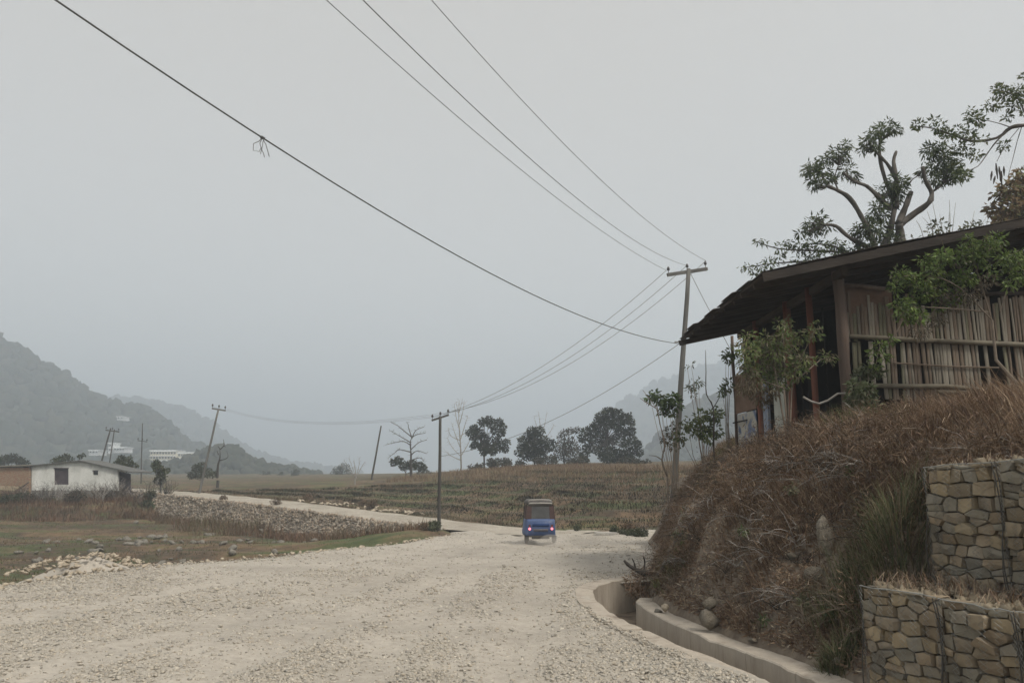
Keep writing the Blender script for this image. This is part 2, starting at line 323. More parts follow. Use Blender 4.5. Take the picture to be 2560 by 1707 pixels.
# the side road climbing away to the left on its embankment
def rd2_at(t):
    i = int(min(max(t, 0), len(RD2) - 1.001)); f = t - i; p = RD2[i] * (1 - f) + RD2[i + 1] * f
    a = RD2[max(0, min(i + (1 if f > .5 else 0), len(RD2) - 1) - 1)]; b = RD2[min(len(RD2) - 1, i + (1 if f > .5 else 0) + 1)]
    d = (b - a)[:2]; d = d / np.hypot(*d); return p, d, np.array((d[1], -d[0]))      # point, direction, far-side normal
V = []; ts_ = np.linspace(2.6, 12, 240)
for t in ts_:
    p, d, n = rd2_at(t)
    for k in np.linspace(-1, 1, 9):
        q = p[:2] + n * k * (HW2 + .15); V.append((q[0], q[1], p[2] + .03 + .03 * (1 - k * k) + .02 * math.sin(q[0] * 2.1 + k * 5)))
V = np.array(V); i = np.arange(len(ts_) - 1)[:, None] * 9 + np.arange(8)[None]
tag(put('side_road', np_mesh('side_road', V, np.stack([i, i + 1, i + 10, i + 9], -1).reshape(-1, 4)[:, ::-1], smooth=True, N=4), M['side_road']), kind='structure')
# the bank on the right
bx = np.concatenate([np.arange(2.0, 7.5, .09), np.arange(7.5, 9, .2), np.arange(9, 34, .8)]); by = np.concatenate([np.arange(2, 5, .3), np.arange(5, 17, .09), np.arange(17, 24, .2), np.arange(24, 48, .5)])
tag(put('bank', grid_mesh('bank', bx, by, bank_z, keep=lambda x, y: poly_sd(x, y, TOE)[0] > -.22), M['bank']), kind='structure')

# ------------------------------------------------------------------ hills
def hull(seed, n, sq=(1, 1, 1)):
    r = np.random.default_rng(seed); bm = bmesh.new()
    p = r.normal(size=(n, 3)); p /= np.linalg.norm(p, axis=1)[:, None]; p *= r.uniform(.82, 1.08, (n, 1)); p *= np.array(sq)
    for q in p: bm.verts.new(q)
    ret = bmesh.ops.convex_hull(bm, input=bm.verts)
    bmesh.ops.delete(bm, geom=[v for v in bm.verts if not v.link_faces], context='VERTS')
    bmesh.ops.triangulate(bm, faces=bm.faces); bm.verts.ensure_lookup_table(); bm.verts.index_update()
    V = np.array([v.co[:] for v in bm.verts]); T = np.array([[v.index for v in f.verts] for f in bm.faces]); bm.free(); return V, T
def rand_rot(n, r=rng):
    q = r.normal(size=(n, 4)); q /= np.linalg.norm(q, axis=1)[:, None]; a, b, c, d = q.T
    return np.stack([1 - 2 * (c * c + d * d), 2 * (b * c - a * d), 2 * (b * d + a * c), 2 * (b * c + a * d), 1 - 2 * (b * b + d * d), 2 * (c * d - a * b), 2 * (b * d - a * c), 2 * (c * d + a * b), 1 - 2 * (b * b + c * c)], -1).reshape(-1, 3, 3)
def zrot(n, tilt=.35, r=rng):
    a = r.uniform(0, 6.283, n); c, s = np.cos(a), np.sin(a); R = np.zeros((n, 3, 3)); R[:, 0, 0] = c; R[:, 0, 1] = -s; R[:, 1, 0] = s; R[:, 1, 1] = c; R[:, 2, 2] = 1
    t = r.normal(0, tilt, n); C, S = np.cos(t), np.sin(t); Q = np.zeros((n, 3, 3)); Q[:, 0, 0] = 1; Q[:, 1, 1] = C; Q[:, 1, 2] = -S; Q[:, 2, 1] = S; Q[:, 2, 2] = C
    return R @ Q
def scatter(variants, pos, scale, R, tint=None):
    n = len(pos); k = rng.integers(0, len(variants), n); Vs = []; Ts = []; Cs = []; base = 0
    for i, (v, t) in enumerate(variants):
        ix = np.nonzero(k == i)[0]
        if len(ix) == 0: continue
        W = np.einsum('nij,nvj->nvi', R[ix], v[None] * scale[ix][:, None, :]) + pos[ix][:, None, :]
        Vs.append(W.reshape(-1, 3)); T = t[None] + (np.arange(len(ix)) * len(v))[:, None, None] + base; Ts.append(T.reshape(-1, 3)); base += len(ix) * len(v)
        if tint is not None: Cs.append(np.repeat(tint[ix], len(v), 0))
    return np.concatenate(Vs), np.concatenate(Ts), (np.concatenate(Cs) if tint is not None else None)
BLOB = [hull(300 + i, 16) for i in range(6)]
def ridge(name, prof, D, run, seed, blobs, br, base=-14, col=((.018, .026, .013), (.05, .05, .028))):
    us = np.array([p[0] for p in prof], float); vs = np.array([p[1] for p in prof], float)
    n = 150; u = np.linspace(us[0], us[-1], n); v = np.interp(u, us, vs)
    cr = np.array([P(a, b, D) for a, b in zip(u, v)]); H = cr[:, 2] - base
    S = np.concatenate([np.linspace(-1, 0, 26), np.linspace(0, 1, 10)[1:]])
    X = np.repeat(cr[:, 0][None], len(S), 0) * (1 + S[:, None] * run / D)
    Yg = D + S[:, None] * run + 0 * X
    sh = np.where(S < 0, (1 - np.abs(S)) ** 1.25, 1 - S ** 1.5)[:, None]
    Z = base + H[None] * sh + (.06 * H[None] * vnoise(X, Yg, .02, seed) + .03 * H[None] * vnoise(X, Yg, .06, seed + 1)) * np.where(np.abs(S) < .02, .15, 1)[:, None] * (1 - np.abs(S))[:, None]
    Vv = np.stack([X, Yg, Z], -1).reshape(-1, 3); i = np.arange(len(S) - 1)[:, None] * n + np.arange(n - 1)[None]
    hill = tag(put(name, np_mesh(name, Vv, np.stack([i, i + 1, i + n + 1, i + n], -1).reshape(-1, 4), smooth=True, N=4), M['hill']), kind='structure')
    fi = rng.uniform(0, n - 1.01, blobs); si = np.where(rng.uniform(size=blobs) < .25, rng.uniform(23.5, 26.5, blobs), rng.uniform(4, 26, blobs))
    a = fi.astype(int); b = si.astype(int); g = np.stack([X, Yg, Z], -1); pos = g[b, a] + (g[b, a + 1] - g[b, a]) * (fi - a)[:, None] + (g[np.minimum(b + 1, len(S) - 1), a] - g[b, a]) * (si - b)[:, None]
    sc = rng.uniform(br * .5, br * 1.35, (blobs, 1)) * np.array([[1, 1, .85]]) * rng.uniform(.8, 1.2, (blobs, 3))
    pos[:, 2] += sc[:, 2] * .35
    c0, c1 = np.array(col[0]), np.array(col[1]); tn = c0 + (c1 - c0) * rng.uniform(0, 1, (blobs, 1)) ** 2
    Vv, T, C = scatter(BLOB, pos, sc, rand_rot(blobs), tn)
    tag(put('hill_forest', np_mesh('hill_forest', Vv, T, C), M['far_leaf']), 'hazy forest cover on ' + name.replace('_', ' '), 'forest', kind='stuff')
    return lambda uu, Y: float(interp(0, [0], [0]))
ridge('hill_left', [(-900, 800), (-500, 790), (-250, 790), (-80, 828), (0, 862), (50, 885), (105, 922), (150, 935), (200, 972), (245, 1000), (290, 1020), (350, 1030), (395, 1050), (430, 1078), (460, 1110), (520, 1135), (600, 1172), (700, 1196)], 640, 260, 21, 3600, 5.5)
ridge('hill_far', [(100, 985), (200, 995), (290, 1004), (350, 1008), (420, 1022), (480, 1045), (530, 1066), (560, 1096), (620, 1130), (720, 1165), (900, 1188)], 1250, 420, 23, 1500, 8)
ridge('hill_foot', [(330, 1180), (430, 1172), (500, 1150), (545, 1128), (570, 1134), (600, 1142), (625, 1165), (660, 1178), (730, 1188), (800, 1198)], 330, 60, 25, 900, 3.0, base=-14, col=((.03, .036, .022), (.055, .055, .035)))
ridge('hill_right_far', [(1380, 1170), (1480, 1120), (1555, 1015), (1600, 985), (1660, 955), (1720, 935), (1800, 912), (1900, 885), (2100, 860), (2500, 850), (3000, 850)], 1350, 420, 27, 1500, 9)
ridge('hill_right', [(1500, 1175), (1600, 1150), (1680, 1075), (1725, 1022), (1770, 1000), (1830, 985), (1950, 965), (2200, 930), (2700, 900)], 560, 180, 29, 1300, 5)

# ------------------------------------------------------------------ concrete drain beside the road
def offset_poly(pl, d):
    out = []
    for i in range(len(pl)):
        a = pl[max(0, i - 1)]; b = pl[min(len(pl) - 1, i + 1)]; t = (b - a) / np.hypot(*(b - a)); out.append(pl[i] + np.array((t[1], -t[0])) * d)
    return np.array(out)
def fine(pl, n):
    t = np.linspace(0, len(pl) - 1, n); return np.stack([np.interp(t, np.arange(len(pl)), pl[:, k]) for k in range(pl.shape[1])], 1)
def wall_strip(inner, th, top, bot, name, mat_, parent, j=.013):
    outer = offset_poly(inner, th); mb = MB(); n = len(inner); vs = []
    for i in range(n):
        (x0, y0), (x1, y1) = inner[i], outer[i]; zt = float(zr(y0)) + top
        a, b = random.uniform(-j, j), random.uniform(-j, j)
        ex, ey = (x1 - x0) / abs(th), (y1 - y0) / abs(th)
        vs += [(x0, y0, zt + bot), (x0, y0, zt + a - .015), (x0 + ex * .015, y0 + ey * .015, zt + a), (x1, y1, zt + b), (x1, y1, zt + bot)]
    for i in range(n - 1):
        for k in range(4): mb.f.append((i * 5 + k, i * 5 + k + 1, i * 5 + k + 6, i * 5 + k + 5)); mb.m.append(0)
    mb.f += [(0, 1, 2, 3, 4), tuple(range((n - 1) * 5, n * 5))[::-1]]; mb.m += [0, 0]
    mb.v = [tuple(map(float, v)) for v in vs]
    return mb.build(name, mat_, parent)
drain = tag(empty('concrete_drain', (2.0, 10, -.8)), 'open concrete roadside drain curving round the foot of the brown bank', 'drain')
fl = fine(DL, 60); fr = fine(DR, 60)
for a, b in ((0, 12), (12, 24), (24, 36), (36, 59)):      # cast sections with open joints
    wall_strip(fl[a:b + 1] * 1.0, -.34, .075, -.95, 'road_side_wall', M['concrete'], drain)
cuts = [0, 9, 16, 22, 28, 34, 46, 59]
for a, b in zip(cuts[:-1], cuts[1:]):
    seg = fr[a:b + 1].copy(); dvec = seg[-1] - seg[-2]; seg[-1] = seg[-1] - dvec / np.hypot(*dvec) * .012
    wall_strip(seg, .29, .09, -1.0, 'bank_side_wall', M['concrete'], drain)
mb = MB()
for i in range(59):
    q = [(*fl[i], float(zr(fl[i][1])) - .62), (*fr[i], float(zr(fr[i][1])) - .62), (*fr[i + 1], float(zr(fr[i + 1][1])) - .62), (*fl[i + 1], float(zr(fl[i + 1][1])) - .62)]
    mb.add(q, [(0, 1, 2, 3)])
mb.build('channel_floor', M['bank'], drain)

def blades(pos, h, wd, az, lean, tint):
    n = len(pos); d = np.stack([np.cos(az), np.sin(az), 0 * az], 1); up = np.array([[0, 0, 1.]])
    a2 = az + rng.uniform(-1.2, 1.2, n); sd_ = np.stack([-np.sin(a2), np.cos(a2), 0 * az], 1) * (wd / 2)[:, None]
    l1 = (lean * .55)[:, None]; l2 = (lean * 1.5)[:, None]; hh = h[:, None]
    mid = pos + hh * .55 * (up * np.cos(l1) + d * np.sin(l1)); tip = mid + hh * .45 * (up * np.cos(l2) + d * np.sin(l2))
    V = np.stack([pos - sd_, pos + sd_, mid - sd_ * .75, mid + sd_ * .75, tip], 1).reshape(-1, 3)
    T = (np.array([[0, 1, 3], [0, 3, 2], [2, 3, 4]])[None] + (np.arange(n) * 5)[:, None, None]).reshape(-1, 3)
    return V, T, np.repeat(tint, 5, 0)
def pick(cols, n, p=None, var=.2): return np.array(cols)[rng.choice(len(cols), n, p=p)] * rng.uniform(1 - var, 1 + var, (n, 1))
BROWN = [(.195, .13, .086), (.25, .178, .12), (.15, .104, .074), (.32, .25, .175), (.135, .10, .085)]
# ------------------------------------------------------------------ gabion baskets of stone
def clip_poly(poly, px, py, nx, ny):
    out = []
    for i in range(len(poly)):
        a, b = poly[i], poly[(i + 1) % len(poly)]; da = (a[0] - px) * nx + (a[1] - py) * ny; db = (b[0] - px) * nx + (b[1] - py) * ny
        if da <= 0: out.append(a)
        if da * db < 0: t = da / (da - db); out.append((a[0] + (b[0] - a[0]) * t, a[1] + (b[1] - a[1]) * t))
    return out
def packed_cells(W, H, rh, rw, seed):
    r = random.Random(seed); pts = []; y = 0
    while y < H:
        h = rh * r.uniform(.65, 1.4); x = -rw * r.random()
        while x < W:
            wd = rw * r.uniform(.55, 1.9); pts.append((x + wd / 2, y + h / 2 + r.uniform(-.07, .07) * h))
            if wd > rw * 1.0 and r.random() < .3: pts[-1:] = [(x + wd / 2, y + h * .25), (x + wd / 2 + r.uniform(-.03, .03), y + h * .78)]
            x += wd
        y += h
    cells = []
    for i, p in enumerate(pts):
        poly = [(0, 0), (W, 0), (W, H), (0, H)]
        for j, q in enumerate(pts):
            if i == j: continue
            dx, dy = q[0] - p[0], q[1] - p[1]; L2 = dx * dx + dy * dy
            if L2 > .6: continue
            L_ = math.sqrt(L2); poly = clip_poly(poly, (p[0] + q[0]) / 2, (p[1] + q[1]) / 2, dx / L_, dy / L_)
            if len(poly) < 3: break
        if len(poly) >= 3: cells.append(poly)
    return cells
def gabion(name, label, A, B, z0, h0, h1, seed, dep=.9):
    A = np.array(A); B = np.array(B); L_ = np.hypot(*(B - A)); e = (B - A) / L_; nrm = np.array((e[1], -e[0])); r = random.Random(seed)
    root = tag(empty(name, (A[0], A[1], z0)), label, 'gabion', 'wire gabion baskets stacked at the roadside')
    def W3(s, t, o): q = A + e * s + nrm * o; return (q[0], q[1], z0 + t)
    Hm = max(h0, h1)
    for poly in [[(a, b * .62) for a, b in pl] for pl in packed_cells(L_, Hm / .62, .175, .15, seed)]:
        cx = sum(p[0] for p in poly) / len(poly); cy = sum(p[1] for p in poly) / len(poly)
        ar = .5 * abs(sum(poly[i][0] * poly[(i + 1) % len(poly)][1] - poly[(i + 1) % len(poly)][0] * poly[i][1] for i in range(len(poly))))
        if ar < .0012: continue
        g = .010 / math.sqrt(ar); n = len(poly); dp = r.uniform(-.03, .035) + .05 * math.sin(math.pi * cx / L_) * math.sin(math.pi * cy / Hm); tx, ty = r.uniform(-.22, .22), r.uniform(-.22, .22)
        hs_ = (h0 + (h1 - h0) * cx / L_) / Hm; vs = []
        for k, (sc, d) in enumerate(((1 - g, -.14), (1 - g, dp - .035), (.88, dp + .006))):
            for (x, y) in poly:
                sj = sc * (1 + (r.uniform(-.04, .03) if k == 2 else 0)); X = cx + (x - cx) * sj; Y = cy + (y - cy) * sj
                vs.append(W3(X, Y * hs_, d + (tx * (x - cx) + ty * (y - cy) if k else 0) + (r.uniform(-.008, .008) if k == 2 else 0)))
        vs.append(W3(cx, cy * hs_, dp + r.uniform(.008, .022)))
        fs = [(k * n + i, k * n + (i + 1) % n, (k + 1) * n + (i + 1) % n, (k + 1) * n + i) for k in range(2) for i in range(n)] + [(2 * n + i, 2 * n + (i + 1) % n, 3 * n) for i in range(n)]
        tn = r.choice([(1, .93, .8), (1.05, 1, .92), (.85, .86, .84), (1.15, 1.05, .85), (.95, .85, .72), (.82, .84, .81)])
        mb = MB().add(vs, fs); o = mb.build('stone', M['gstone'], root)
        a = o.data.attributes.new('tint', 'FLOAT_COLOR', 'POINT'); a.data.foreach_set('color', np.tile(np.array((*tn, 1), np.float32) * r.uniform(.75, 1.15), len(vs)))
    # loose stones on the lid and the core behind the face
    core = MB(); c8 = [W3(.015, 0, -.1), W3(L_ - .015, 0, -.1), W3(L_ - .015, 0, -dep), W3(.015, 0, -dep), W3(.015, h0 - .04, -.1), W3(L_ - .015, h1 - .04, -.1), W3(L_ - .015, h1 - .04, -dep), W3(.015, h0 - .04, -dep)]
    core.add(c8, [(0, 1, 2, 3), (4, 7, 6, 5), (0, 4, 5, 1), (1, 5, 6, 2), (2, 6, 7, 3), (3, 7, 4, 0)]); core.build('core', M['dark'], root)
    nl = int(L_ * dep * 150); p = []; 
    for _ in range(nl):
        s_ = r.uniform(.03, L_ - .03); p.append(W3(s_, h0 + (h1 - h0) * s_ / L_ - .02, r.uniform(-dep + .05, -.02)))
    p = np.array(p); sc = rng.uniform(.035, .075, (nl, 1)) * rng.uniform(.7, 1.3, (nl, 3)) * np.array([[1.1, 1.1, .7]])
    tn = np.array([(.9, .85, .75)]) * rng.uniform(.7, 1.15, (nl, 1))
    Vv, T, C = scatter(PEB, p - ORG[root], sc, rand_rot(nl), tn)
    tag(put('lid_stones', np_mesh('lid_stones', Vv, T, C), M['gstone'], root), kind='stuff')
    gt = np.array([W3(r.uniform(.0, L_), h0 + .0, r.uniform(-dep, -.03)) for _ in range(int(420 * L_))]) - ORG[root]; ng = len(gt); gt[:, 2] += rng.uniform(-.02, .04, ng)
    Vv, T, C = blades(gt, rng.uniform(.06, .26, ng), rng.uniform(.004, .009, ng), rng.uniform(0, 6.28, ng), rng.uniform(.5, 1.6, ng), pick(BROWN, ng)); tag(put('dry_growth', np_mesh('dry_growth', Vv, T, C), M['grass'], root), kind='stuff')
    wm = MB()                                              # double-twist wire mesh and the thicker frame wires
    nx = int(L_ / .11); ny = int(Hm / .09)
    for i in range(nx + 1):
        for sg in (-1, 1):
            pts = []
            for j in range(ny * 2 + 1):
                y = j / (ny * 2); s_ = (i + .25 * sg * (1 if (j // 1) % 2 else -1)) * L_ / nx; s_ = min(max(s_, 0), L_)
                pts.append(W3(s_, y * (h0 + (h1 - h0) * s_ / L_), .052 + .045 * math.sin(math.pi * s_ / L_) * math.sin(math.pi * y) + .006 * math.sin(i * 3 + j)))
            wm.tube(pts, .0021, 3, cap=False)
    wm.build('wire_mesh', M['wire'], root)
    for s_ in (0.0, L_):
        hh = h0 if s_ == 0 else h1
        MB().tube([W3(s_, hh * k / 6, .06 + .03 * math.sin(k * 1.1 + s_) + .012 * r.random()) for k in range(7)], .0055, 5).build('frame_wire', M['pole_far'], root)
    for t in (0, 1):
        MB().tube([W3(L_ * k / 6, t * (h0 + (h1 - h0) * k / 6) + r.uniform(-.012, .012), .048) for k in range(7)], .005, 5).build('frame_wire', M['wire'], root)
    return root
M['gstone'] = mat('gabion_stone_tinted', [(0.178, 0.154, 0.123), (0.26, 0.229, 0.183), (0.307, 0.283, 0.242)], 3.0, .92, .7, 26, bdist=.012, tint=True)
PEB = [hull(i, 9) for i in range(8)]
LE = np.array((4.2, 5.6)) - np.array((3.4, 7.4)); UE = np.array((4.75, 5.9)) - np.array((4.15, 7.56))
la = lambda t: np.array((3.29, 7.4)) + LE * t
ua = lambda t: np.array((4.07, 7.56)) + UE * t
gabion('gabion', 'lower gabion basket of tan stone at its left end, beside the drain', la(0), la(.40), -.02, 1.0, 1.0, 41)
gabion('gabion', 'lower gabion basket of tan stone, second from the left end', la(.406), la(.73), -.02, .99, .98, 42)
gabion('gabion', 'lower gabion basket of tan stone cut off by the right edge of the photo', la(.736), la(1.25), -.02, .99, .98, 43)
gabion('gabion', 'upper gabion basket of tan stone, left of the two in the top tier', ua(0), ua(.435), .985, 1.08, 1.12, 44)
gabion('gabion', 'upper gabion basket of tan stone, right of the two in the top tier', ua(.441), ua(1.1), .985, 1.13, 1.2, 45)

# ------------------------------------------------------------------ crushed stone on the roads
CH = [hull(60 + i, 7, (1.0, .75, .5)) for i in range(12)]
def road_inside(x, y): return (x > XL(y) + .15) & (x < road_right(y) - .12 - .2 * sstep(11.5, 15, y) + .06 * np.sin(y * 5) + np.where(y > 17.4, .5, 0))
def gravel_patch(n, y0, y1, s0, s1, coarse=False):
    y = rng.uniform(y0, y1, n * 3); half = y * .70 + .6; x = np.clip(rng.uniform(-1, 1, n * 3) * half, -half, half)
    k = road_inside(x, y); dens = .5 + .55 * vnoise(x, y, .75, 31) + .35 * vnoise(x, y, 2.2, 32) + .5 * sstep(2.4, .2, x - XL(y)) + .5 * sstep(1.2, .2, road_right(y) - x) - .75 * track(x, y) + .35 * sstep(-2, -7, x) * sstep(13, 8, y)
    if coarse: dens = dens * .6 - .75 + 1.1 * sstep(-2.2, -6, x + .25 * (y - 8)) + 1.1 * np.exp(-((road_right(y) - x - .75) / .38) ** 2) * sstep(16.5, 14, y) + .45 * sstep(.35, .9, vnoise(x, y, 1.1, 35))
    k &= rng.uniform(0, 1, n * 3) < np.clip(dens if not coarse else dens, 0, 1) if coarse else rng.uniform(0, 1, n * 3) < np.clip(dens, .13, 1); x, y = x[k][:n], y[k][:n]; m = len(x)
    s = s0 + (s1 - s0) * rng.uniform(0, 1, m) ** 3
    on_rim = (x > road_right(y) - .30) & (y < 17.2)
    pos = np.stack([x, y, np.where(on_rim, np.maximum(road_surface(x, y), zr(y) + .078), road_surface(x, y)) + s * rng.uniform(-.22, .16, m)], 1)
    base = np.array([(.40, .362, .302), (.46, .42, .355), (.37, .34, .29), (.42, .368, .295), (.33, .31, .272), (.245, .232, .207)])
    c = base[rng.choice(6, m, p=[.28, .26, .2, .14, .1, .02])] * rng.uniform(.85, 1.12, (m, 1))
    return pos, s[:, None] * rng.uniform(.75, 1.25, (m, 3)), zrot(m, .3), c
parts_ = [gravel_patch(9000, 5.5, 12, .022, .058, True), gravel_patch(6000, 12, 22, .028, .075, True), gravel_patch(56000, 5.5, 11, .009, .046), gravel_patch(34000, 11, 20, .015, .065), gravel_patch(14000, 20, 40, .026, .085)]
pp = [np.concatenate(z) for z in zip(*parts_)]
Vv, T, C = scatter(CH, *pp)
tag(put('road_gravel', np_mesh('road_gravel', Vv, T, C), M['gravel']), 'pale crushed stone spread over the road', 'gravel', kind='stuff')
# loose rocks thrown up along the left edge of the road: each one a thing
ROCKM = []
for i in range(10):
    v, t = hull(90 + i, 9, (1.0, .72, .55)); me = np_mesh('rock', v, t); me.materials.append(M['rubble']); ROCKM.append(me)
BOULM = []
for i in range(6):
    v, t = hull(120 + i, 20, (1.0, .8, .65)); me = np_mesh('boulder', v, t); me.materials.append(M['boulder']); BOULM.append(me)
def rock(name, mes, x, y, z, s, label, cat, group):
    o = bpy.data.objects.new(name, random.choice(mes)); COL.objects.link(o); o.location = (float(x), float(y), float(z))
    o.scale = (s * random.uniform(.8, 1.3), s * random.uniform(.8, 1.2), s * random.uniform(.7, 1.1)); o.rotation_euler = (random.uniform(-.5, .5), random.uniform(-.5, .5), random.uniform(0, 6.28))
    return tag(o, label, cat, group)
for i in range(260):
    y = 15.5 + 22 * random.random() ** 1.15; x = float(XL(y)) + random.gauss(.05, .3)
    s = random.uniform(.055, .14)
    rock('loose_rock', ROCKM, x, y, float(zr(y)) + (.03 if x > XL(y) + .1 else -.12) + s * .3, s, 'pale angular rock in the row edging the left side of the road', 'rock', 'rocks along the left road edge')
# the heap of rubble at the left
hm = MB(); HC = (-10.9, 20.4)
for i in range(190):
    a = random.uniform(0, 6.28); rr = random.random() ** .6; x = HC[0] + math.cos(a) * rr * 2.1; y = HC[1] + math.sin(a) * rr * 1.3
    z = float(zr(y)) - .05 + .5 * (1 - rr ** 1.4); s = random.uniform(.05, .14)
    rock('heap_rock', ROCKM, x, y, z, s, 'pale rock in the low rubble heap at the left edge of the road', 'rock', 'rocks of the left rubble heap')
v = [(HC[0], HC[1], float(zr(20.4)) + .4)] + [(HC[0] + math.cos(a) * 2.0, HC[1] + math.sin(a) * 1.4, float(zr(20.4)) - .35) for a in np.linspace(0, 6.283, 19)[:-1]]
hm.add(v, [(0, 1 + i, 1 + (i + 1) % 18) for i in range(18)])
tag(hm.build('rubble_heap', M['road']), kind='structure')

# ------------------------------------------------------------------ grass, leaves, branches
def leaves(pos, dirs, L_, wr, tint, fold=.25):
    n = len(pos); d = dirs / np.linalg.norm(dirs, axis=1)[:, None]
    r = rng.normal(size=(n, 3)); sd_ = np.cross(d, r); sd_ /= np.linalg.norm(sd_, axis=1)[:, None]; up = np.cross(sd_, d)
    L_ = L_[:, None]; W_ = L_ * wr
    V = np.stack([pos, pos + d * L_ * .45 + sd_ * W_ * .5 + up * W_ * fold, pos + d * L_ * .45 - sd_ * W_ * .5 + up * W_ * fold, pos + d * L_ - up * L_ * .08], 1).reshape(-1, 3)
    T = (np.array([[0, 1, 3], [0, 3, 2]])[None] + (np.arange(n) * 4)[:, None, None]).reshape(-1, 3)
    return V, T, np.repeat(tint, 4, 0)
def merge(lst):
    Vs, Ts, Cs, b = [], [], [], 0
    for v, t, c in lst: Vs.append(v); Ts.append(t + b); Cs.append(c); b += len(v)
    return np.concatenate(Vs), np.concatenate(Ts), np.concatenate(Cs)
def stuff(name, lst, m, label, cat, parent=None):
    V, T, C = merge(lst)
    if parent is not None: V = V - ORG[parent]
    return tag(put(name, np_mesh(name, V, T, C), m, parent), *((label, cat) if parent is None else (None, None)), kind='stuff')
GREEN = [(.09, .12, .045), (.07, .10, .038), (.12, .14, .055), (.15, .14, .065)]
OLIVE = [(.085, .08, .04), (.12, .095, .055), (.15, .11, .07)]
# dry brush over the bank
n = 210000; y = 5.5 + 24 * rng.uniform(0, 1, n) ** 1.5; dd_ = np.abs(rng.normal(0, 1.0, n)) * 1.7 + .05
tx = np.interp(y, TOE[:, 1], TOE[:, 0]); x = tx + dd_ * rng.choice([1, 2.2], n); sdist = poly_sd(x, y, TOE)[0]
q = (x - G0[0]) * GM[0] + (y - G0[1]) * GM[1]; t = (x - G0[0]) * GE[0] + (y - G0[1]) * GE[1]
shed_in = (x > 6.6) & (y > 15.4) & (y < 23)
k = (sdist > .06) & ~((t > -.12) & (q > -.1) & (q < 1.15)) & ~shed_in & (vnoise(x, y, 1.5, 40) + .7 * vnoise(x, y, 4, 41) > rng.uniform(-1.05, .45, n) + .95 * (1 - sstep(.45, 1.25, sdist)) * (y < 15)) & (x / y < .70); x, y, sdist = x[k], y[k], sdist[k]; n = len(x)
cl = vnoise(x, y, 1.1, 42); tn = pick(BROWN, n, [.32, .27, .18, .13, .10]); gk = (vnoise(x, y, 1.2, 43) > .6) & (rng.uniform(size=n) < .6); tn[gk] = pick(GREEN, int(gk.sum()))
tn *= (1 + .18 * cl)[:, None]
hgt = rng.uniform(.10, .38, n) * (1 + .5 * np.clip(cl, -.5, 1)) * (1 + .5 * sstep(1, 2.4, sdist))
az = np.pi + .5 * vnoise(x, y, 2.2, 44) * 1.3 + rng.normal(0, .8, n)
bank_l = [blades(np.stack([x, y, bank_z(x, y) - .02], 1), hgt, rng.uniform(.005, .014, n), az, rng.uniform(.3, 1.5, n), tn)]
nl = 26000; y = 5.8 + 9.5 * rng.uniform(0, 1, nl); x = np.interp(y, TOE[:, 1], TOE[:, 0]) + .06 + 1.5 * rng.uniform(0, 1, nl) ** 1.3
q = (x - G0[0]) * GM[0] + (y - G0[1]) * GM[1]; t = (x - G0[0]) * GE[0] + (y - G0[1]) * GE[1]; k = ~((t > -.12) & (q > -.1) & (q < 1.15)); x, y = x[k], y[k]; nl = len(x)
bank_l.append(leaves(np.stack([x, y, bank_z(x, y) + rng.uniform(0, .05, nl)], 1), rng.normal(size=(nl, 3)) * np.array([[1, 1, .5]]), rng.uniform(.03, .11, nl), .22, pick(BROWN + [(.42, .36, .27)], nl, [.26, .2, .2, .12, .14, .08], .3) * (1 + .3 * vnoise(x, y, 3.5, 47))[:, None]))
stuff('bank_brush', bank_l, M['grass'], 'dry brown grass and brush covering the bank', 'dry grass')
# tangled dead stems over the bank, one shrub each
def twig_shrub(name, label, base, h, spread, nst, cols, group, m, thick=.006, droop=.5):
    root = tag(empty(name, base), label, 'shrub', group); mb = MB()
    for _ in range(nst):
        a = random.uniform(0, 6.28); p = np.array(base, float) + (random.uniform(-.08, .08), random.uniform(-.08, .08), -.03); d = np.array((math.cos(a) * spread, math.sin(a) * spread, 1.0)); d /= np.linalg.norm(d)
        pts = [p.copy()]; L_ = h * random.uniform(.6, 1.15); 
        for k in range(5):
            d = d + np.array((random.gauss(0, .2), random.gauss(0, .2), -droop * .16)); d /= np.linalg.norm(d); p = p + d * L_ / 5; pts.append(p.copy())
            if k > 1 and random.random() < .8:
                e = d + np.array((random.gauss(0, .7), random.gauss(0, .7), random.gauss(0, .4))); e /= np.linalg.norm(e)
                mb.tube([p, p + e * L_ * .14, p + e * L_ * .28 + np.array((0, 0, -.02))], [thick * .6, thick * .45, thick * .2], 3, cap=False)
        mb.tube(pts, [thick * (1 - .15 * k) for k in range(6)], 3, cap=False)
    mb.build('stems', m, root)
    return root
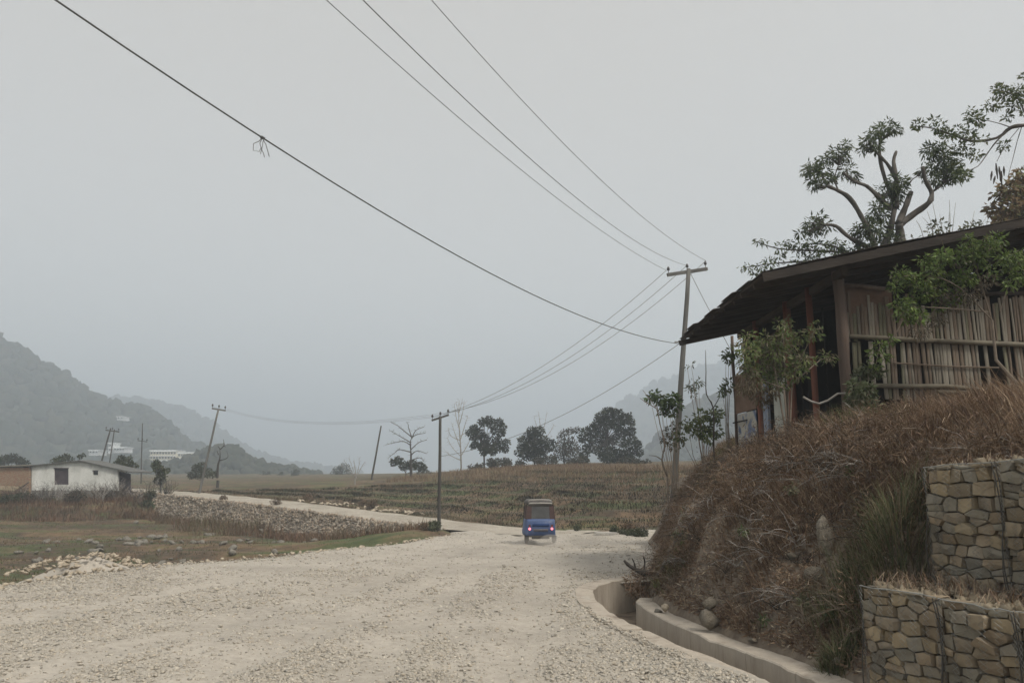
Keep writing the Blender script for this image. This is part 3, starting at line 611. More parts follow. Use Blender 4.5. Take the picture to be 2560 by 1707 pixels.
for i in range(165):
    y = 6.4 + 15 * random.random() ** 1.1; d = random.uniform(.25, 2.6); x = float(np.interp(y, TOE[:, 1], TOE[:, 0])) + d
    q = (x - G0[0]) * GM[0] + (y - G0[1]) * GM[1]; t = (x - G0[0]) * GE[0] + (y - G0[1]) * GE[1]
    if (t > -.2 and -.2 < q < 1.2) or (x > 6.4 and y > 15.2): continue
    b_ = (x, y, float(bank_z(np.array(x), np.array(y))))
    sh = twig_shrub('dry_shrub', ('dry brown shrub on the bank beside the gabion baskets' if y < 9.2 else 'dry brown shrub just above the drain wall' if d < .9 else 'dry brown shrub on the nose of the bank by the drain bend' if y < 14.2 and d < 1.6 else 'dry brown shrub high on the bank below the shed'), b_, random.uniform(.45, .85), 1.0, 16, BROWN, 'dry shrubs on the bank', random.choice([M['dead'], M['bark_dark'], M['dead_pale']]), .006, 1.3)
    m_ = random.choice([60, 200, 420]); a = rng.normal(0, 1, (m_, 3)) * np.array([.19, .19, .13]) * random.uniform(.7, 1.3) + np.array(b_) + np.array((-.08, 0, .2))
    stuff('dry_leaves', [leaves(a, rng.normal(size=(m_, 3)) + np.array((0, 0, -.6)), rng.uniform(.03, .11, m_), .14, pick(BROWN, m_, [.4, .22, .2, .08, .10]) * random.choice([.45, .6, .8, 1.0]))], M['grass'], None, None, sh)
# long green grass tussocks by the gabions and on the bank
def tussock(label, x, y, n, h, rad, cols, group='green grass tussocks on the bank', zf=bank_z):
    pz = np.stack([x + rng.normal(0, rad, n), y + rng.normal(0, rad, n), np.zeros(n)], 1); pz[:, 2] = zf(pz[:, 0], pz[:, 1]) - .02
    az = np.arctan2(pz[:, 1] - y, pz[:, 0] - x) + rng.normal(0, .6, n)
    V, T, C = blades(pz, rng.uniform(.5, 1.15, n) * h, rng.uniform(.006, .013, n), az, rng.uniform(.2, 1.2, n), pick(cols, n))
    z0 = float(zf(np.array(x), np.array(y))); V = V - np.array((x, y, z0))
    o = put('grass_tussock', np_mesh('grass_tussock', V, T, C), M['grass']); o.location = (x, y, z0); return tag(o, label, 'grass', group)
DG = [(.085, .10, .05), (.11, .125, .06), (.065, .08, .042), (.18, .17, .10), (.21, .17, .11)]
tussock('tall dark green grass tussock against the left end of the upper gabion', 4.0, 8.15, 850, .62, .2, DG)
tussock('dark green grass tussock on the slope left of the upper gabion', 3.72, 8.6, 700, .55, .2, DG)
tussock('low green grass tussock beside the lower gabion, under the taller ones', 3.25, 8.0, 700, .28, .10, DG)
tussock('small bright green grass tuft at the nose of the bank by the root', 2.95, 14.5, 500, .4, .12, [(.10, .16, .05), (.08, .13, .04)])
# field and terrace grass
def spread(n, x0, x1, y0, y1, test, hr, cols, p=None, wr=(.012, .035), seed=0, lean=(.1, 1.0), gscale=.25, terr=False, gcut=.25):
    y = rng.uniform(y0, y1, n); x = x0 + (x1 - x0) * rng.uniform(0, 1, n); k = test(x, y) & (np.abs(x) < y * .72 + 2)
    k &= (vnoise(x, y, .6, seed) + .6 * vnoise(x, y, 2.0, seed + 1)) > rng.uniform(-1.6, .5, n)
    if terr:
        d2, _ = poly_sd(x, y, RD2); ph = np.mod(np.clip((d2 - HW2 - .8 + terr_off(x, y)) / 24, 0, 1) * 7, 1); k &= ((ph > .79) | (ph < .06) | (rng.uniform(size=n) < .10))
    x, y = x[k], y[k]; n = len(x); g = vnoise(x * .5, y, gscale, seed + 2) + .4 * vnoise(x, y, 1.1, seed + 3) + rng.normal(0, .25, n)
    tn = np.where((g > gcut)[:, None], pick(cols[0], n), np.where((g > gcut - .6)[:, None], pick(cols[1], n), pick(cols[2], n)))
    h = rng.uniform(*hr, n) * (1 + .6 * (g < -.35))
    if terr:
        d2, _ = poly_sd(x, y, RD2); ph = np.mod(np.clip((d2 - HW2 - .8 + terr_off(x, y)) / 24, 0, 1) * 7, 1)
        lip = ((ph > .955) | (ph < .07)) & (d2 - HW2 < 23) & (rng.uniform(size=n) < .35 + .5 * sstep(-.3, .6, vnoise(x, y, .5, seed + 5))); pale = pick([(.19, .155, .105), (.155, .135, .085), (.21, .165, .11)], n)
        tn = np.where(lip[:, None], pale, np.where((d2 - HW2 < 20)[:, None], np.where(((ph > .78) & (ph < .957))[:, None], pick([(.034, .032, .022), (.026, .027, .018), (.048, .042, .028)], n), tn * .8), tn)); h = np.where(lip, h * .7, h * .8)  # near-black riser tint stands for dark weeds and for the risers' shade
    return blades(np.stack([x, y, ground_z(x, y) - .02], 1), h, rng.uniform(*wr, n), rng.uniform(0, 6.28, n), rng.uniform(*lean, n), tn)
def on_field(x, y): d2, _ = poly_sd(x, y, RD2); return ((y < 38.5) & (x < XL(y) - .35)) | ((y >= 38.5) & (d2 < -HW2 - .9) & (x < -3.6))
RB = [(.16, .095, .062), (.19, .125, .08), (.13, .085, .06)]
stuff('field_grass', [spread(130000, -50, -3, 15, 70, on_field, (.03, .13), ([(.11, .14, .05), (.085, .115, .04), (.14, .15, .065)], [(.075, .07, .04), (.10, .085, .05), (.055, .055, .034)], [(.20, .125, .08), (.235, .16, .10), (.15, .10, .07)]), seed=50, gscale=.42, gcut=.12)], M['grass'], 'short green and brown grass of the low field left of the road', 'grass')
def on_mid(x, y): d2, _ = poly_sd(x, y, RD2); return (d2 > HW2 + .5) & (poly_sd(x, y, TOE)[0] < .3)
DK = [(.082, .074, .05), (.062, .062, .042), (.105, .088, .058), (.075, .08, .045)]
def mid_rise(x, y):
    """terraced slope; its grass tint is darkest on the risers, for weeds and shade both"""
    return on_mid(x, y)
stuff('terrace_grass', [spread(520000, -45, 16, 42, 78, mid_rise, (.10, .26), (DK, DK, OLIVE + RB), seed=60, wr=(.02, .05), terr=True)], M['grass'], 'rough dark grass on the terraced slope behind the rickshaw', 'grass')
def on_crest(x, y): d2, _ = poly_sd(x, y, RD2); f = d2 - HW2; return (f > 19) & (f < 40) & (x > -14)
stuff('crest_grass', [spread(42000, -16, 20, 58, 92, on_crest, (.2, .55), (RB + [(.24, .18, .11)], [(.22, .165, .105), (.18, .13, .085)], [(.25, .19, .12), (.16, .11, .07)]), seed=70, wr=(.02, .05))], M['grass'], 'tall tan dry grass along the crest of the terraces', 'dry grass')
def on_bank2(x, y): d2, _ = poly_sd(x, y, RD2); yy = y - np.clip((x + 37) * .35, 0, 3) - 1.2 * np.sin(x * .21); return (d2 < -HW2 - 1.0) & (yy > 63.5) & (yy < 70)
stuff('house_bank_grass', [spread(40000, -56, -26, 60, 76, on_bank2, (.25, .7), (RB, [(.12, .085, .06), (.09, .075, .05)], RB), seed=80, wr=(.02, .05))], M['grass'], 'long reddish dry grass on the bank below the white house', 'dry grass')
def at_wall(x, y): d2, _ = poly_sd(x, y, RD2); return (d2 < -HW2 - .75) & (d2 > -HW2 - 3.6 - 1.2 * np.sin(x * .5)) & (y > 39)
stuff('wall_foot_grass', [spread(60000, -34, -4, 39, 72, at_wall, (.25, .85), (RB, [(.14, .10, .065), (.11, .085, .055)], [(.12, .11, .06), (.17, .12, .08)]), seed=90, wr=(.018, .045))], M['grass'], 'long brown grass growing against the foot of the retaining wall', 'dry grass')
# boulders in the low field
for (u, v, s) in [(300, 1342, .30), (318, 1339, .35), (225, 1350, .38), (142, 1345, .33), (118, 1352, .3), (395, 1338, .42), (412, 1332, .36), (378, 1334, .3), (360, 1352, .3), (345, 1362, .34), (322, 1364, .28), (250, 1372, .3), (232, 1376, .34), (200, 1388, .28), (170, 1393, .3), (215, 1394, .25), (265, 1398, .25), (300, 1402, .22), (90, 1395, .2), (520, 1330, .3), (455, 1310, .33), (340, 1305, .3), (580, 1388, .3), (600, 1340, .25), (700, 1360, .24), (760, 1352, .22), (460, 1398, .2), (520, 1400, .22), (605, 1310, .3)] + [(random.uniform(20, 800), random.uniform(1318, 1400), random.uniform(.14, .3)) for _ in range(45)]:
    Y = 3.95 / ((v - 1185) / FPX); p = P(u, v, Y)
    if abs(Y) > 62: Y = 62; p = P(u, v, Y)
    if not on_field(np.array(p[0]), np.array(Y)): continue
    z = float(ground_z(np.array(p[0]), np.array(Y))); rock('boulder', BOULM, p[0], Y, z + .06, s * .95, 'grey boulder lying in the grass of the low field left of the road', 'boulder', 'boulders in the low field')
# pale rubble beside the side road
for i in range(70):
    c = random.choice([(5.2, .8), (5.9, 1.2), (6.3, .9), (6.9, 1.0), (5.5, .5)]); p, d, nn = rd2_at(c[0] + random.gauss(0, .12)); o = HW2 + .3 + abs(random.gauss(0, c[1])); xy = p[:2] + nn * o
    rock('roadside_rock', ROCKM, xy[0], xy[1], float(ground_z(np.array(xy[0]), np.array(xy[1]))) + .08, random.uniform(.1, .32), 'pale rock dumped along the far side of the climbing side road', 'rock', 'rocks beyond the side road')

# ------------------------------------------------------------------ stone retaining wall under the side road
rw = tag(empty('retaining_wall', (-14, 52, -2)), 'rough grey stone retaining wall holding up the side road', 'wall')
pos, nrm_ = [], []
for t in np.arange(3.75, 9.35, .0065):
    p, d, nn = rd2_at(t); e = p[:2] - nn * (HW2 + .12); fz = float(field_z(np.array(e[0] - nn[0]), np.array(e[1] - nn[1])))
    zt = p[2] + .06; hh = max(.3, zt - fz + .1)
    for j in range(int(hh / .14)):
        f = (j + random.uniform(.1, .9)) / (hh / .14); q = e - nn * (.62 * f + random.uniform(-.04, .05)) + d * random.uniform(-.1, .1); pos.append((q[0], q[1], zt - f * hh))
pos = np.array(pos); n = len(pos)
Vv, T, C = scatter([hull(140 + i, 9, (1, 1, .75)) for i in range(8)], pos - ORG[rw], rng.uniform(.085, .20, (n, 1)) * rng.uniform(.75, 1.25, (n, 3)), rand_rot(n), pick([(1, .97, .92), (.85, .83, .8), (1.12, 1.05, .95), (.9, .8, .7)], n))
tag(put('stones', np_mesh('stones', Vv, T, C), M['wallstone'], rw), kind='stuff')
mb = MB(); ring = []
for t in np.arange(3.7, 9.4, .1):
    p, d, nn = rd2_at(t); e = p[:2] - nn * HW2; ring.append((e, nn, p[2]))
for (e, nn, z), (e2, n2, z2) in zip(ring[:-1], ring[1:]):
    mb.add([(*(e), z + .02), (*(e2), z2 + .02), (*(e2 - n2 * .6), z2 - 2.6), (*(e - nn * .6), z - 2.6)], [(0, 1, 2, 3)])
mb.build('core', M['boulder'], rw)
# ------------------------------------------------------------------ the bamboo shed on the bank
SX = 6.75                                                   # plane of the wall that faces the road
def Yat(u, v=1000): return SX / P(u, v, 1.0)[0]
EX, EZ, SLOPE = 4.98, 5.86, .212
def roof_z(x): return EZ + (x - EX) * SLOPE
shed = tag(empty('bamboo_shed', (SX, 15.5, 2.9)), 'old bamboo-walled shed with a sloping rusty roof, on the bank top', 'shed')
Y0, Y1 = 14.75, 22.55
ns = 9
for i in range(ns):                                         # corrugated sheets, lapped, sagging a little
    a = Y0 + (Y1 - Y0) * i / ns; b = Y0 + (Y1 - Y0) * (i + 1) / ns + .05; dz = .004 + .012 * (i % 2); ex = EX + random.uniform(-.13, .08)
    mb = MB(); xs_ = np.linspace(ex, 13.2, 9); ys_ = np.arange(a, b + .001, .019); nx = len(xs_); vs = []
    for lay in (0, -.006):
        for yv in ys_:
            for k, xv in enumerate(xs_): vs.append((xv, yv, roof_z(xv) + .13 + dz + .012 * math.sin(yv * 2 * math.pi / .076) + .02 * math.sin(xv * 1.1 + i) + (.015 * math.sin(i * 2.3) if k == 0 else 0) + lay))
    ny = len(ys_); off = nx * ny
    fs = [(r * nx + c, r * nx + c + 1, (r + 1) * nx + c + 1, (r + 1) * nx + c) for r in range(ny - 1) for c in range(nx - 1)]
    fs += [tuple(off + q for q in f[::-1]) for f in fs[:]]
    fs += [(c, off + c, off + c + 1, c + 1) for c in range(nx - 1)] + [(r * nx, (r + 1) * nx, off + (r + 1) * nx, off + r * nx) for r in range(ny - 1)]
    mb.add(vs, fs); mb.build('roof_sheet', M['roof'], shed)
for i in range(11):                                         # rafters with their ends showing under the eave
    y = Y0 + .12 + i * (Y1 - Y0 - .25) / 10; x0 = EX + .10 + random.uniform(-.03, .06)
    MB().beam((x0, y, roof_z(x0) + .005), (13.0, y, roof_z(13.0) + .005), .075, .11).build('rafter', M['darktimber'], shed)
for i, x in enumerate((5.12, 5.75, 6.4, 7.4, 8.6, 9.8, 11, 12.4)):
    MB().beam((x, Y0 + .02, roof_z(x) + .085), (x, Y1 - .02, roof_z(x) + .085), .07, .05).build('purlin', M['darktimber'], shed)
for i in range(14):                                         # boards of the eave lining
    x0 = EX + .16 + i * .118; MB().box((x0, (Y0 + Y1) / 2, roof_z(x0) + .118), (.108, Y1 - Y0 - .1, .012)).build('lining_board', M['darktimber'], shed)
MB().beam((EX + .03, Y0 - .02, roof_z(EX) + .005), (13.1, Y0 - .02, roof_z(13.07) + .005), .03, .17).build('verge_board', M['blacktimber'], shed)
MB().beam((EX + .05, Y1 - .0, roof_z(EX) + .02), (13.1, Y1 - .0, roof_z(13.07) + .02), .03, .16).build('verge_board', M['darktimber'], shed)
MB().beam((SX + .05, Y0 + .3, roof_z(SX) - .16), (SX + .05, Y1 - .2, roof_z(SX) - .16), .14, .16).build('wall_plate', M['darktimber'], shed)
def post(u, v0, r, m, X=SX, Y=None, zb=2.3, zt=None, nm='post'):
    Y = Y if Y is not None else Yat(u, v0); zt = zt if zt is not None else roof_z(X) - .06
    pts = [(X + random.uniform(-.015, .015), Y + random.uniform(-.015, .015), zb + (zt - zb) * k / 6) for k in range(7)]
    return MB().tube(pts, [r * random.uniform(.92, 1.06) for _ in range(7)], 8).build(nm, m, shed, True)
post(2108, 900, .125, M['timber'], X=6.86, Y=15.5)
post(2036, 950, .075, M['redtimber']); post(1983, 1040, .10, M['redtimber']); post(1899, 1000, .085, M['redtimber']); post(1838, 1000, .05, M['timber'])
post(2107, 0, .09, M['timber'], X=12.6, Y=15.6); post(0, 0, .09, M['timber'], X=12.6, Y=22.2)
def facade(u0, u1, z0, z1, m, nm, th=.03, dx=0.0, corr=False):
    a, b = sorted((Yat(u0), Yat(u1))); mb = MB()
    if not corr: mb.box((SX + dx, (a + b) / 2, (z0 + z1) / 2), (th, b - a, z1 - z0))
    else:
        yy = np.arange(a, b, .02); n_ = len(yy)
        vs = [(SX + dx + .012 * math.sin(q * 2 * math.pi / .09) + o, q, z) for o in (0, .006) for z in (z0, z1) for q in yy]
        fs = [(i, i + 1, n_ + i + 1, n_ + i) for i in range(n_ - 1)] + [(2 * n_ + i, 3 * n_ + i, 3 * n_ + i + 1, 2 * n_ + i + 1) for i in range(n_ - 1)] + [(i, 2 * n_ + i, 2 * n_ + i + 1, i + 1) for i in range(n_ - 1)] + [(n_ + i, n_ + i + 1, 3 * n_ + i + 1, 3 * n_ + i) for i in range(n_ - 1)]
        mb.add(vs, fs)
    return mb.build(nm, m, shed)
facade(1934, 1970, 2.35, 4.35, M['panel'], 'wall_sheet', corr=True)['label'] = 'weathered white corrugated sheet'
facade(1909, 1921, 2.35, 4.6, M['bluepaint'], 'door_frame', .07)['label'] = 'door jamb with faded blue and white paint'
facade(1842, 1889, 2.4, 3.75, M['poster'], 'painted_board', .025)['label'] = 'pale board with faded blue paintwork'
facade(1840, 1892, 3.78, 4.9, M['mud'], 'mud_panel', .05)['label'] = 'brown mud plastered panel'
facade(1893, 1975, 4.5, 5.6, M['darktimber'], 'lintel_board', .04, .03)
MB().tube([P(1838, 1057, Yat(1838) - .05) + (-.06, 0, 0), P(1872, 1050, Yat(1872) - .05) + (-.05, 0, 0)], .022, 5).build('dark_mark', M['dark'], shed)  # dark bar drawing the wing-like mark on the painted board
for k in range(13):                                         # thin sticks screening the open bays
    u = random.choice([random.uniform(1996, 2024), random.uniform(2048, 2096)]); y = Yat(u)
    MB().tube([(SX + .07, y, 2.5), (SX + .09 + random.uniform(-.05, .05), y + random.uniform(-.05, .05), 5.6)], .008, 4).build('stick', M['dark'], shed)
# back wall, side wall and floor coloured near-black to keep the inside dark
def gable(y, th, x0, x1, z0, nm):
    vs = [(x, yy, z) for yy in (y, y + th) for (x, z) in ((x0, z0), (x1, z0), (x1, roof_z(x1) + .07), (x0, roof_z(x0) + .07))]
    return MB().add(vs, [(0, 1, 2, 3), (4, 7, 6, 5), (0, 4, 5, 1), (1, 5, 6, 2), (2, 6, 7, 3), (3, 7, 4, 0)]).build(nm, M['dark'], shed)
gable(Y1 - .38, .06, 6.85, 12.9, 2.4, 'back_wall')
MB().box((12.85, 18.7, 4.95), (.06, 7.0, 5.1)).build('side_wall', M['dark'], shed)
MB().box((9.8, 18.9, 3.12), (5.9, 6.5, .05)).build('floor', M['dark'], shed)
# bamboo wall facing the camera
BA = np.array((6.93, 15.62)); BB = np.array((12.4, 16.0)); bdir = (BB - BA) / np.hypot(*(BB - BA)); bn = np.array((bdir[1], -bdir[0]))
def bw(s_, z, o=0): q = BA + bdir * s_ + bn * o; return (q[0], q[1], z)
def s_of(u, v): q = P(u, v, 15.7); return float(np.dot(q[:2] - BA, bdir))
def slat(s_, z0, z1, wd, m, tilt=0, o=0):
    vs = []
    for zi in range(4):
        f = zi / 3; z = z0 + (z1 - z0) * f; c = s_ + tilt * (f - .5) + random.uniform(-.004, .004); dz = 0 if 0 < zi < 3 else random.uniform(-.02, .02)
        for k, (ox, oy) in enumerate(((-.5, 0), (-.28, .014), (.28, .014), (.5, 0), (0, -.008))): vs.append(bw(c + ox * wd, z + dz, o + oy))
    fs = [(r * 5 + k, r * 5 + (k + 1) % 5, r * 5 + 5 + (k + 1) % 5, r * 5 + 5 + k) for r in range(3) for k in range(5)] + [(0, 4, 3, 2, 1), (15, 16, 17, 18, 19)]
    return MB().add(vs, fs).build('slat', m, shed)
def rail(pts, r, m=M['rail']):
    return MB().tube([bw(s_, z, .05) for s_, z in pts], [r * random.uniform(.9, 1.1) for _ in pts], 7).build('rail', m, shed, True)
rail([(-.02, 5.93), (.45, 5.90), (.95, 5.85)], .05, M['timber'])
rail([(-.05, 4.83), (.8, 4.80), (1.6, 4.76), (2.4, 4.74)], .05); rail([(1.9, 4.75), (3.0, 4.72), (4.4, 4.68), (5.3, 4.66)], .055)
rail([(.35, 3.80), (1.2, 3.79), (2.1, 3.80), (2.95, 3.72)], .05); rail([(1.9, 3.68), (2.9, 3.66), (3.6, 3.55), (5, 3.45)], .045)
rail([(2.5, 5.74), (3.6, 5.80), (5.3, 5.86)], .045, M['darktimber'])
mats_ = [M['bamboo'], M['bamboo2'], M['bamboo3']]
def wm(s_): return random.choices(mats_, [.5, .35, .15] if s_ > 2 else [.35, .55, .1])[0]
s_ = .03
while s_ < 5.2:                                             # upper band of slats
    wd = random.uniform(.05, .095); top = random.uniform(5.3, 5.8) if s_ < 2.2 else 5.70 + random.uniform(-.12, .10)
    if s_ > 1.0 or random.random() < .85: slat(s_, 4.78 + random.uniform(-.06, .02), top, wd, wm(s_), random.uniform(-.035, .035))
    s_ += wd * random.uniform(.95, 1.25)
s_ = .03
while s_ < 5.2:                                             # lower band, gappy at the left
    wd = random.uniform(.05, .10); pr = .5 if s_ < .8 else (.85 if s_ < 1.7 else .97)
    if (s_ > 2.95 and s_ < 3.5): pr = .25
    if random.random() < pr: slat(s_, (3.45 if s_ < 1.6 else 3.62) + random.uniform(-.1, .1), 4.72 + random.uniform(-.02, .03), wd, wm(s_ + .6), random.uniform(-.04, .04), -.02)
    s_ += wd * random.uniform(.98, 1.2)
for k in range(16):                                         # short stakes at the foot of the wall
    s_ = random.uniform(.9, 2.3); slat(s_, 3.1, 3.78, random.uniform(.04, .07), M['bamboo2'], random.uniform(-.05, .05), -.03)
q = MB(); q.add([bw(.02, 4.84, -.05), bw(1.15, 4.8, -.05), bw(1.15, 5.86, -.05), bw(.02, 5.92, -.05), bw(.02, 4.84, -.09), bw(1.15, 4.8, -.09), bw(1.15, 5.86, -.09), bw(.02, 5.92, -.09)], [(0, 1, 2, 3), (4, 7, 6, 5), (0, 4, 5, 1), (1, 5, 6, 2), (2, 6, 7, 3), (3, 7, 4, 0)]); q.build('mud_panel', M['mud'], shed)
for (s_, z0, z1) in ((1.6, 3.7, 5.75), (3.6, 3.5, 5.8), (2.6, 3.5, 6.2)):
    MB().tube([bw(s_, z0 - .7, -.07), bw(s_ + .03, z1, -.07)], .045, 6).build('stud', M['timber'], shed)
MB().tube([bw(1.0, 4.28, .03), bw(2.2, 4.22, .03), bw(3.3, 4.2, .03)], .018, 5).build('tie_cane', M['bamboo2'], shed)
vp = [(2008, 992), (2027, 1003), (2048, 1009), (2070, 1001), (2094, 984), (2125, 982)]
tag(MB().tube([P(u, v, 15.25) for u, v in vp], .022, 6).build('hanging_vine_stem', M['dead_pale'], None, True), 'grey bare stem sagging in front of the shed corner post', 'vine')

# ------------------------------------------------------------------ poles and lines
def upole(name, label, base_uv, top_uv, Y, r0, r1, m, arm=None, zb=None, group='wooden power poles', arm_v=None):
    b = P(*base_uv, Y); t = P(*top_uv, Y)
    if zb is not None: d = t - b; b = b + d * ((zb - b[2]) / d[2])
    root = tag(empty(name, b), label, 'power pole', group)
    n = 9; pts = [b + (t - b) * k / (n - 1) + np.array((random.uniform(-.01, .01), 0, 0)) for k in range(n)]; pts[0] = pts[0] - (t - b) / np.linalg.norm(t - b) * .4
    MB().tube(pts, [r0 + (r1 - r0) * k / (n - 1) for k in range(n)], 8).build('mast', m, root, True)
    if arm:
        (u0, v0, d0), (u1, v1, d1) = arm; a0 = P(u0, v0, Y) + (0, d0, 0); a1 = P(u1, v1, Y) + (0, d1, 0)
        MB().beam(a0 + (0, -.1, 0), a1 + (0, -.1, 0), r1 * 1.4, r1 * 1.5).build('crossarm', m, root)
        for f in (.03, .5, .96):
            q = a0 + (a1 - a0) * f + (0, -.1, 0); h = r1 * 1.6; pin = .11 if Y < 60 else .16; k = 1 if Y < 60 else 1.4
            MB().tube([q + (0, 0, h * .3), q + (0, 0, h + pin * .5), q + (0, 0, h + pin * .5), q + (0, 0, h + pin), q + (0, 0, h + pin * 1.5), q + (0, 0, h + pin * 1.9)], [.012 * k, .012 * k, .055 * k, .06 * k, .045 * k, .015 * k], 8).build('insulator', M['insul'], root, True)
    return root
mp_ = upole('power_pole', 'tall grey power pole with a crossarm, behind the shed roof tip', (1690, 1150), (1722, 672), 30, .13, .085, M['pole'], ((1667, 689, 0), (1771, 669, .3)), zb=.9)
MB().beam(P(1704, 856, 30) + (-.3, -.1, 0), P(1704, 856, 30) + (.1, -.1, 0), .05, .05).build('bracket', M['wire'], mp_)
upole('power_pole', 'thin upright power pole with crossarm at the inner bend of the road', (1097, 1318), (1101, 1040), 40.6, .10, .07, M['pole_far'], ((1080, 1051, 0), (1121, 1036, .3)), zb=-1.9)
upole('power_pole', 'leaning power pole with crossarm beside the side road, far left of centre', (499, 1228), (546, 1023), 72, .13, .09, M['pole'], ((531, 1021, 0), (563, 1026, .2)), zb=-.6)
upole('power_pole', 'slanting power pole without crossarm in front of the hazy valley', (930, 1192), (953, 1064), 95, .13, .09, M['pole_far'], zb=.8)
upole('power_pole', 'dark left leg of the twin poles behind the white house', (251, 1164), (277, 1070), 105, .13, .10, M['pole_far'], ((265, 1075, 0), (296, 1079, .3)), zb=-.5)
upole('power_pole', 'thin right pole of the pair behind the white house', (273, 1165), (286, 1073), 112, .10, .08, M['pole_far'], zb=-.5)
upole('power_pole', 'thin straight pole with a crossarm well below its top, right of the white house', (353, 1195), (356, 1058), 110, .10, .06, M['pole_far'], ((345, 1101, 0), (368, 1104, .1)), zb=-.5)
def wire(name, label, A, B, sag, r, n=40, grp='overhead lines'):
    t = np.linspace(0, 1, n); C = np.array(A) + (np.array(B) - np.array(A)) * t[:, None]; C[:, 2] -= 4 * sag * t * (1 - t)
    return tag(MB().tube(C, r, 5).build(name, M['cable'], None, True), label, 'power line', grp)
I1, I2, I3 = P(1666, 676, 29.9), P(1717, 664, 29.95), P(1765, 652, 30.1)
wire('power_line', 'lowest of the three thin wires rising from the near pole to the top edge', I1, (-11.13, -5, 11.96), 1.51, .0072)
wire('power_line', 'middle of the three thin wires rising from the near pole to the top edge', I2, (-7.93, -5, 9.17), 1.67, .0072)
wire('power_line', 'right-hand of the three thin wires rising from the near pole to the top edge', I3, (-10.78, -5, 14.85), 2.30, .0072)
LC = wire('service_cable', 'thick sagging cable crossing the whole sky down to the shed roof tip', P(1697, 859, 29.9), (-13.36, -5, 11.6), 2.24, .0135)
J1, J2, J3 = P(1081, 1043, 40.5), P(1100, 1037, 40.65), P(1119, 1030, 40.85)
wire('power_line', 'upper of the wires running down from the near pole to the bend pole', I1, J1, .85, .009)
wire('power_line', 'middle of the wires running down from the near pole to the bend pole', I2, J2, 1.0, .009)
wire('power_line', 'lower of the wires running down from the near pole to the bend pole', I3, J3, 1.1, .009)
wire('service_cable', 'low cable sloping from the near pole bracket into the dark trees', P(1697, 860, 29.9), P(1103, 1140, 40.6), .75, .010)
wire('stay_wire', 'short stay wire from the near pole top to behind the shed roof', P(1727, 685, 30), P(1830, 880, 27), .05, .011)
K1, K2, K3 = P(533, 1016, 72), P(547, 1018, 72.1), P(561, 1020, 72.2)
for a, b, w_ in ((J1, K1, 'lowest'), (J2, K2, 'middle'), (J3, K3, 'highest')): wire('power_line', w_ + ' faint wire between the bend pole and the leaning pole', a, b, .9, .0045)
# knot of loose wire on the thick cable
A_, B_ = P(1697, 859, 29.9), np.array((-13.36, -5, 11.6)); t_ = np.linspace(0, 1, 400); Cc = A_ + (B_ - A_) * t_[:, None]; Cc[:, 2] -= 4 * 2.24 * t_ * (1 - t_)
dY = Cc[:, 1] * _c + (Cc[:, 2] - CAM_Z) * _s; uu = 1280 + FPX * Cc[:, 0] / np.where(dY > .3, dY, 1e9); kq = Cc[int(np.argmin(np.abs(uu - 655)))]
knot = tag(empty('wire_knot', kq), 'small tangle of loose wire hanging from the thick cable', 'wire'); sc = PX(float(kq[1]))
def kn(pts, r): return MB().tube([kq + np.array((a * sc, 0.02 * i, -b * sc)) for i, (a, b) in enumerate(pts)], r, 4).build('loose_end', M['cable'], knot)
kn([(-3, 0), (0, -2), (4, 1)], .03); kn([(0, 0), (-8, 9), (-24, 14), (-25, 32), (-10, 34), (-6, 20)], .006); kn([(0, 4), (-6, 15), (-2, 30), (3, 40), (5, 50)], .006); kn([(3, 5), (10, 18), (16, 38), (19, 50)], .006); kn([(4, 8), (1, 25), (-4, 44)], .005)

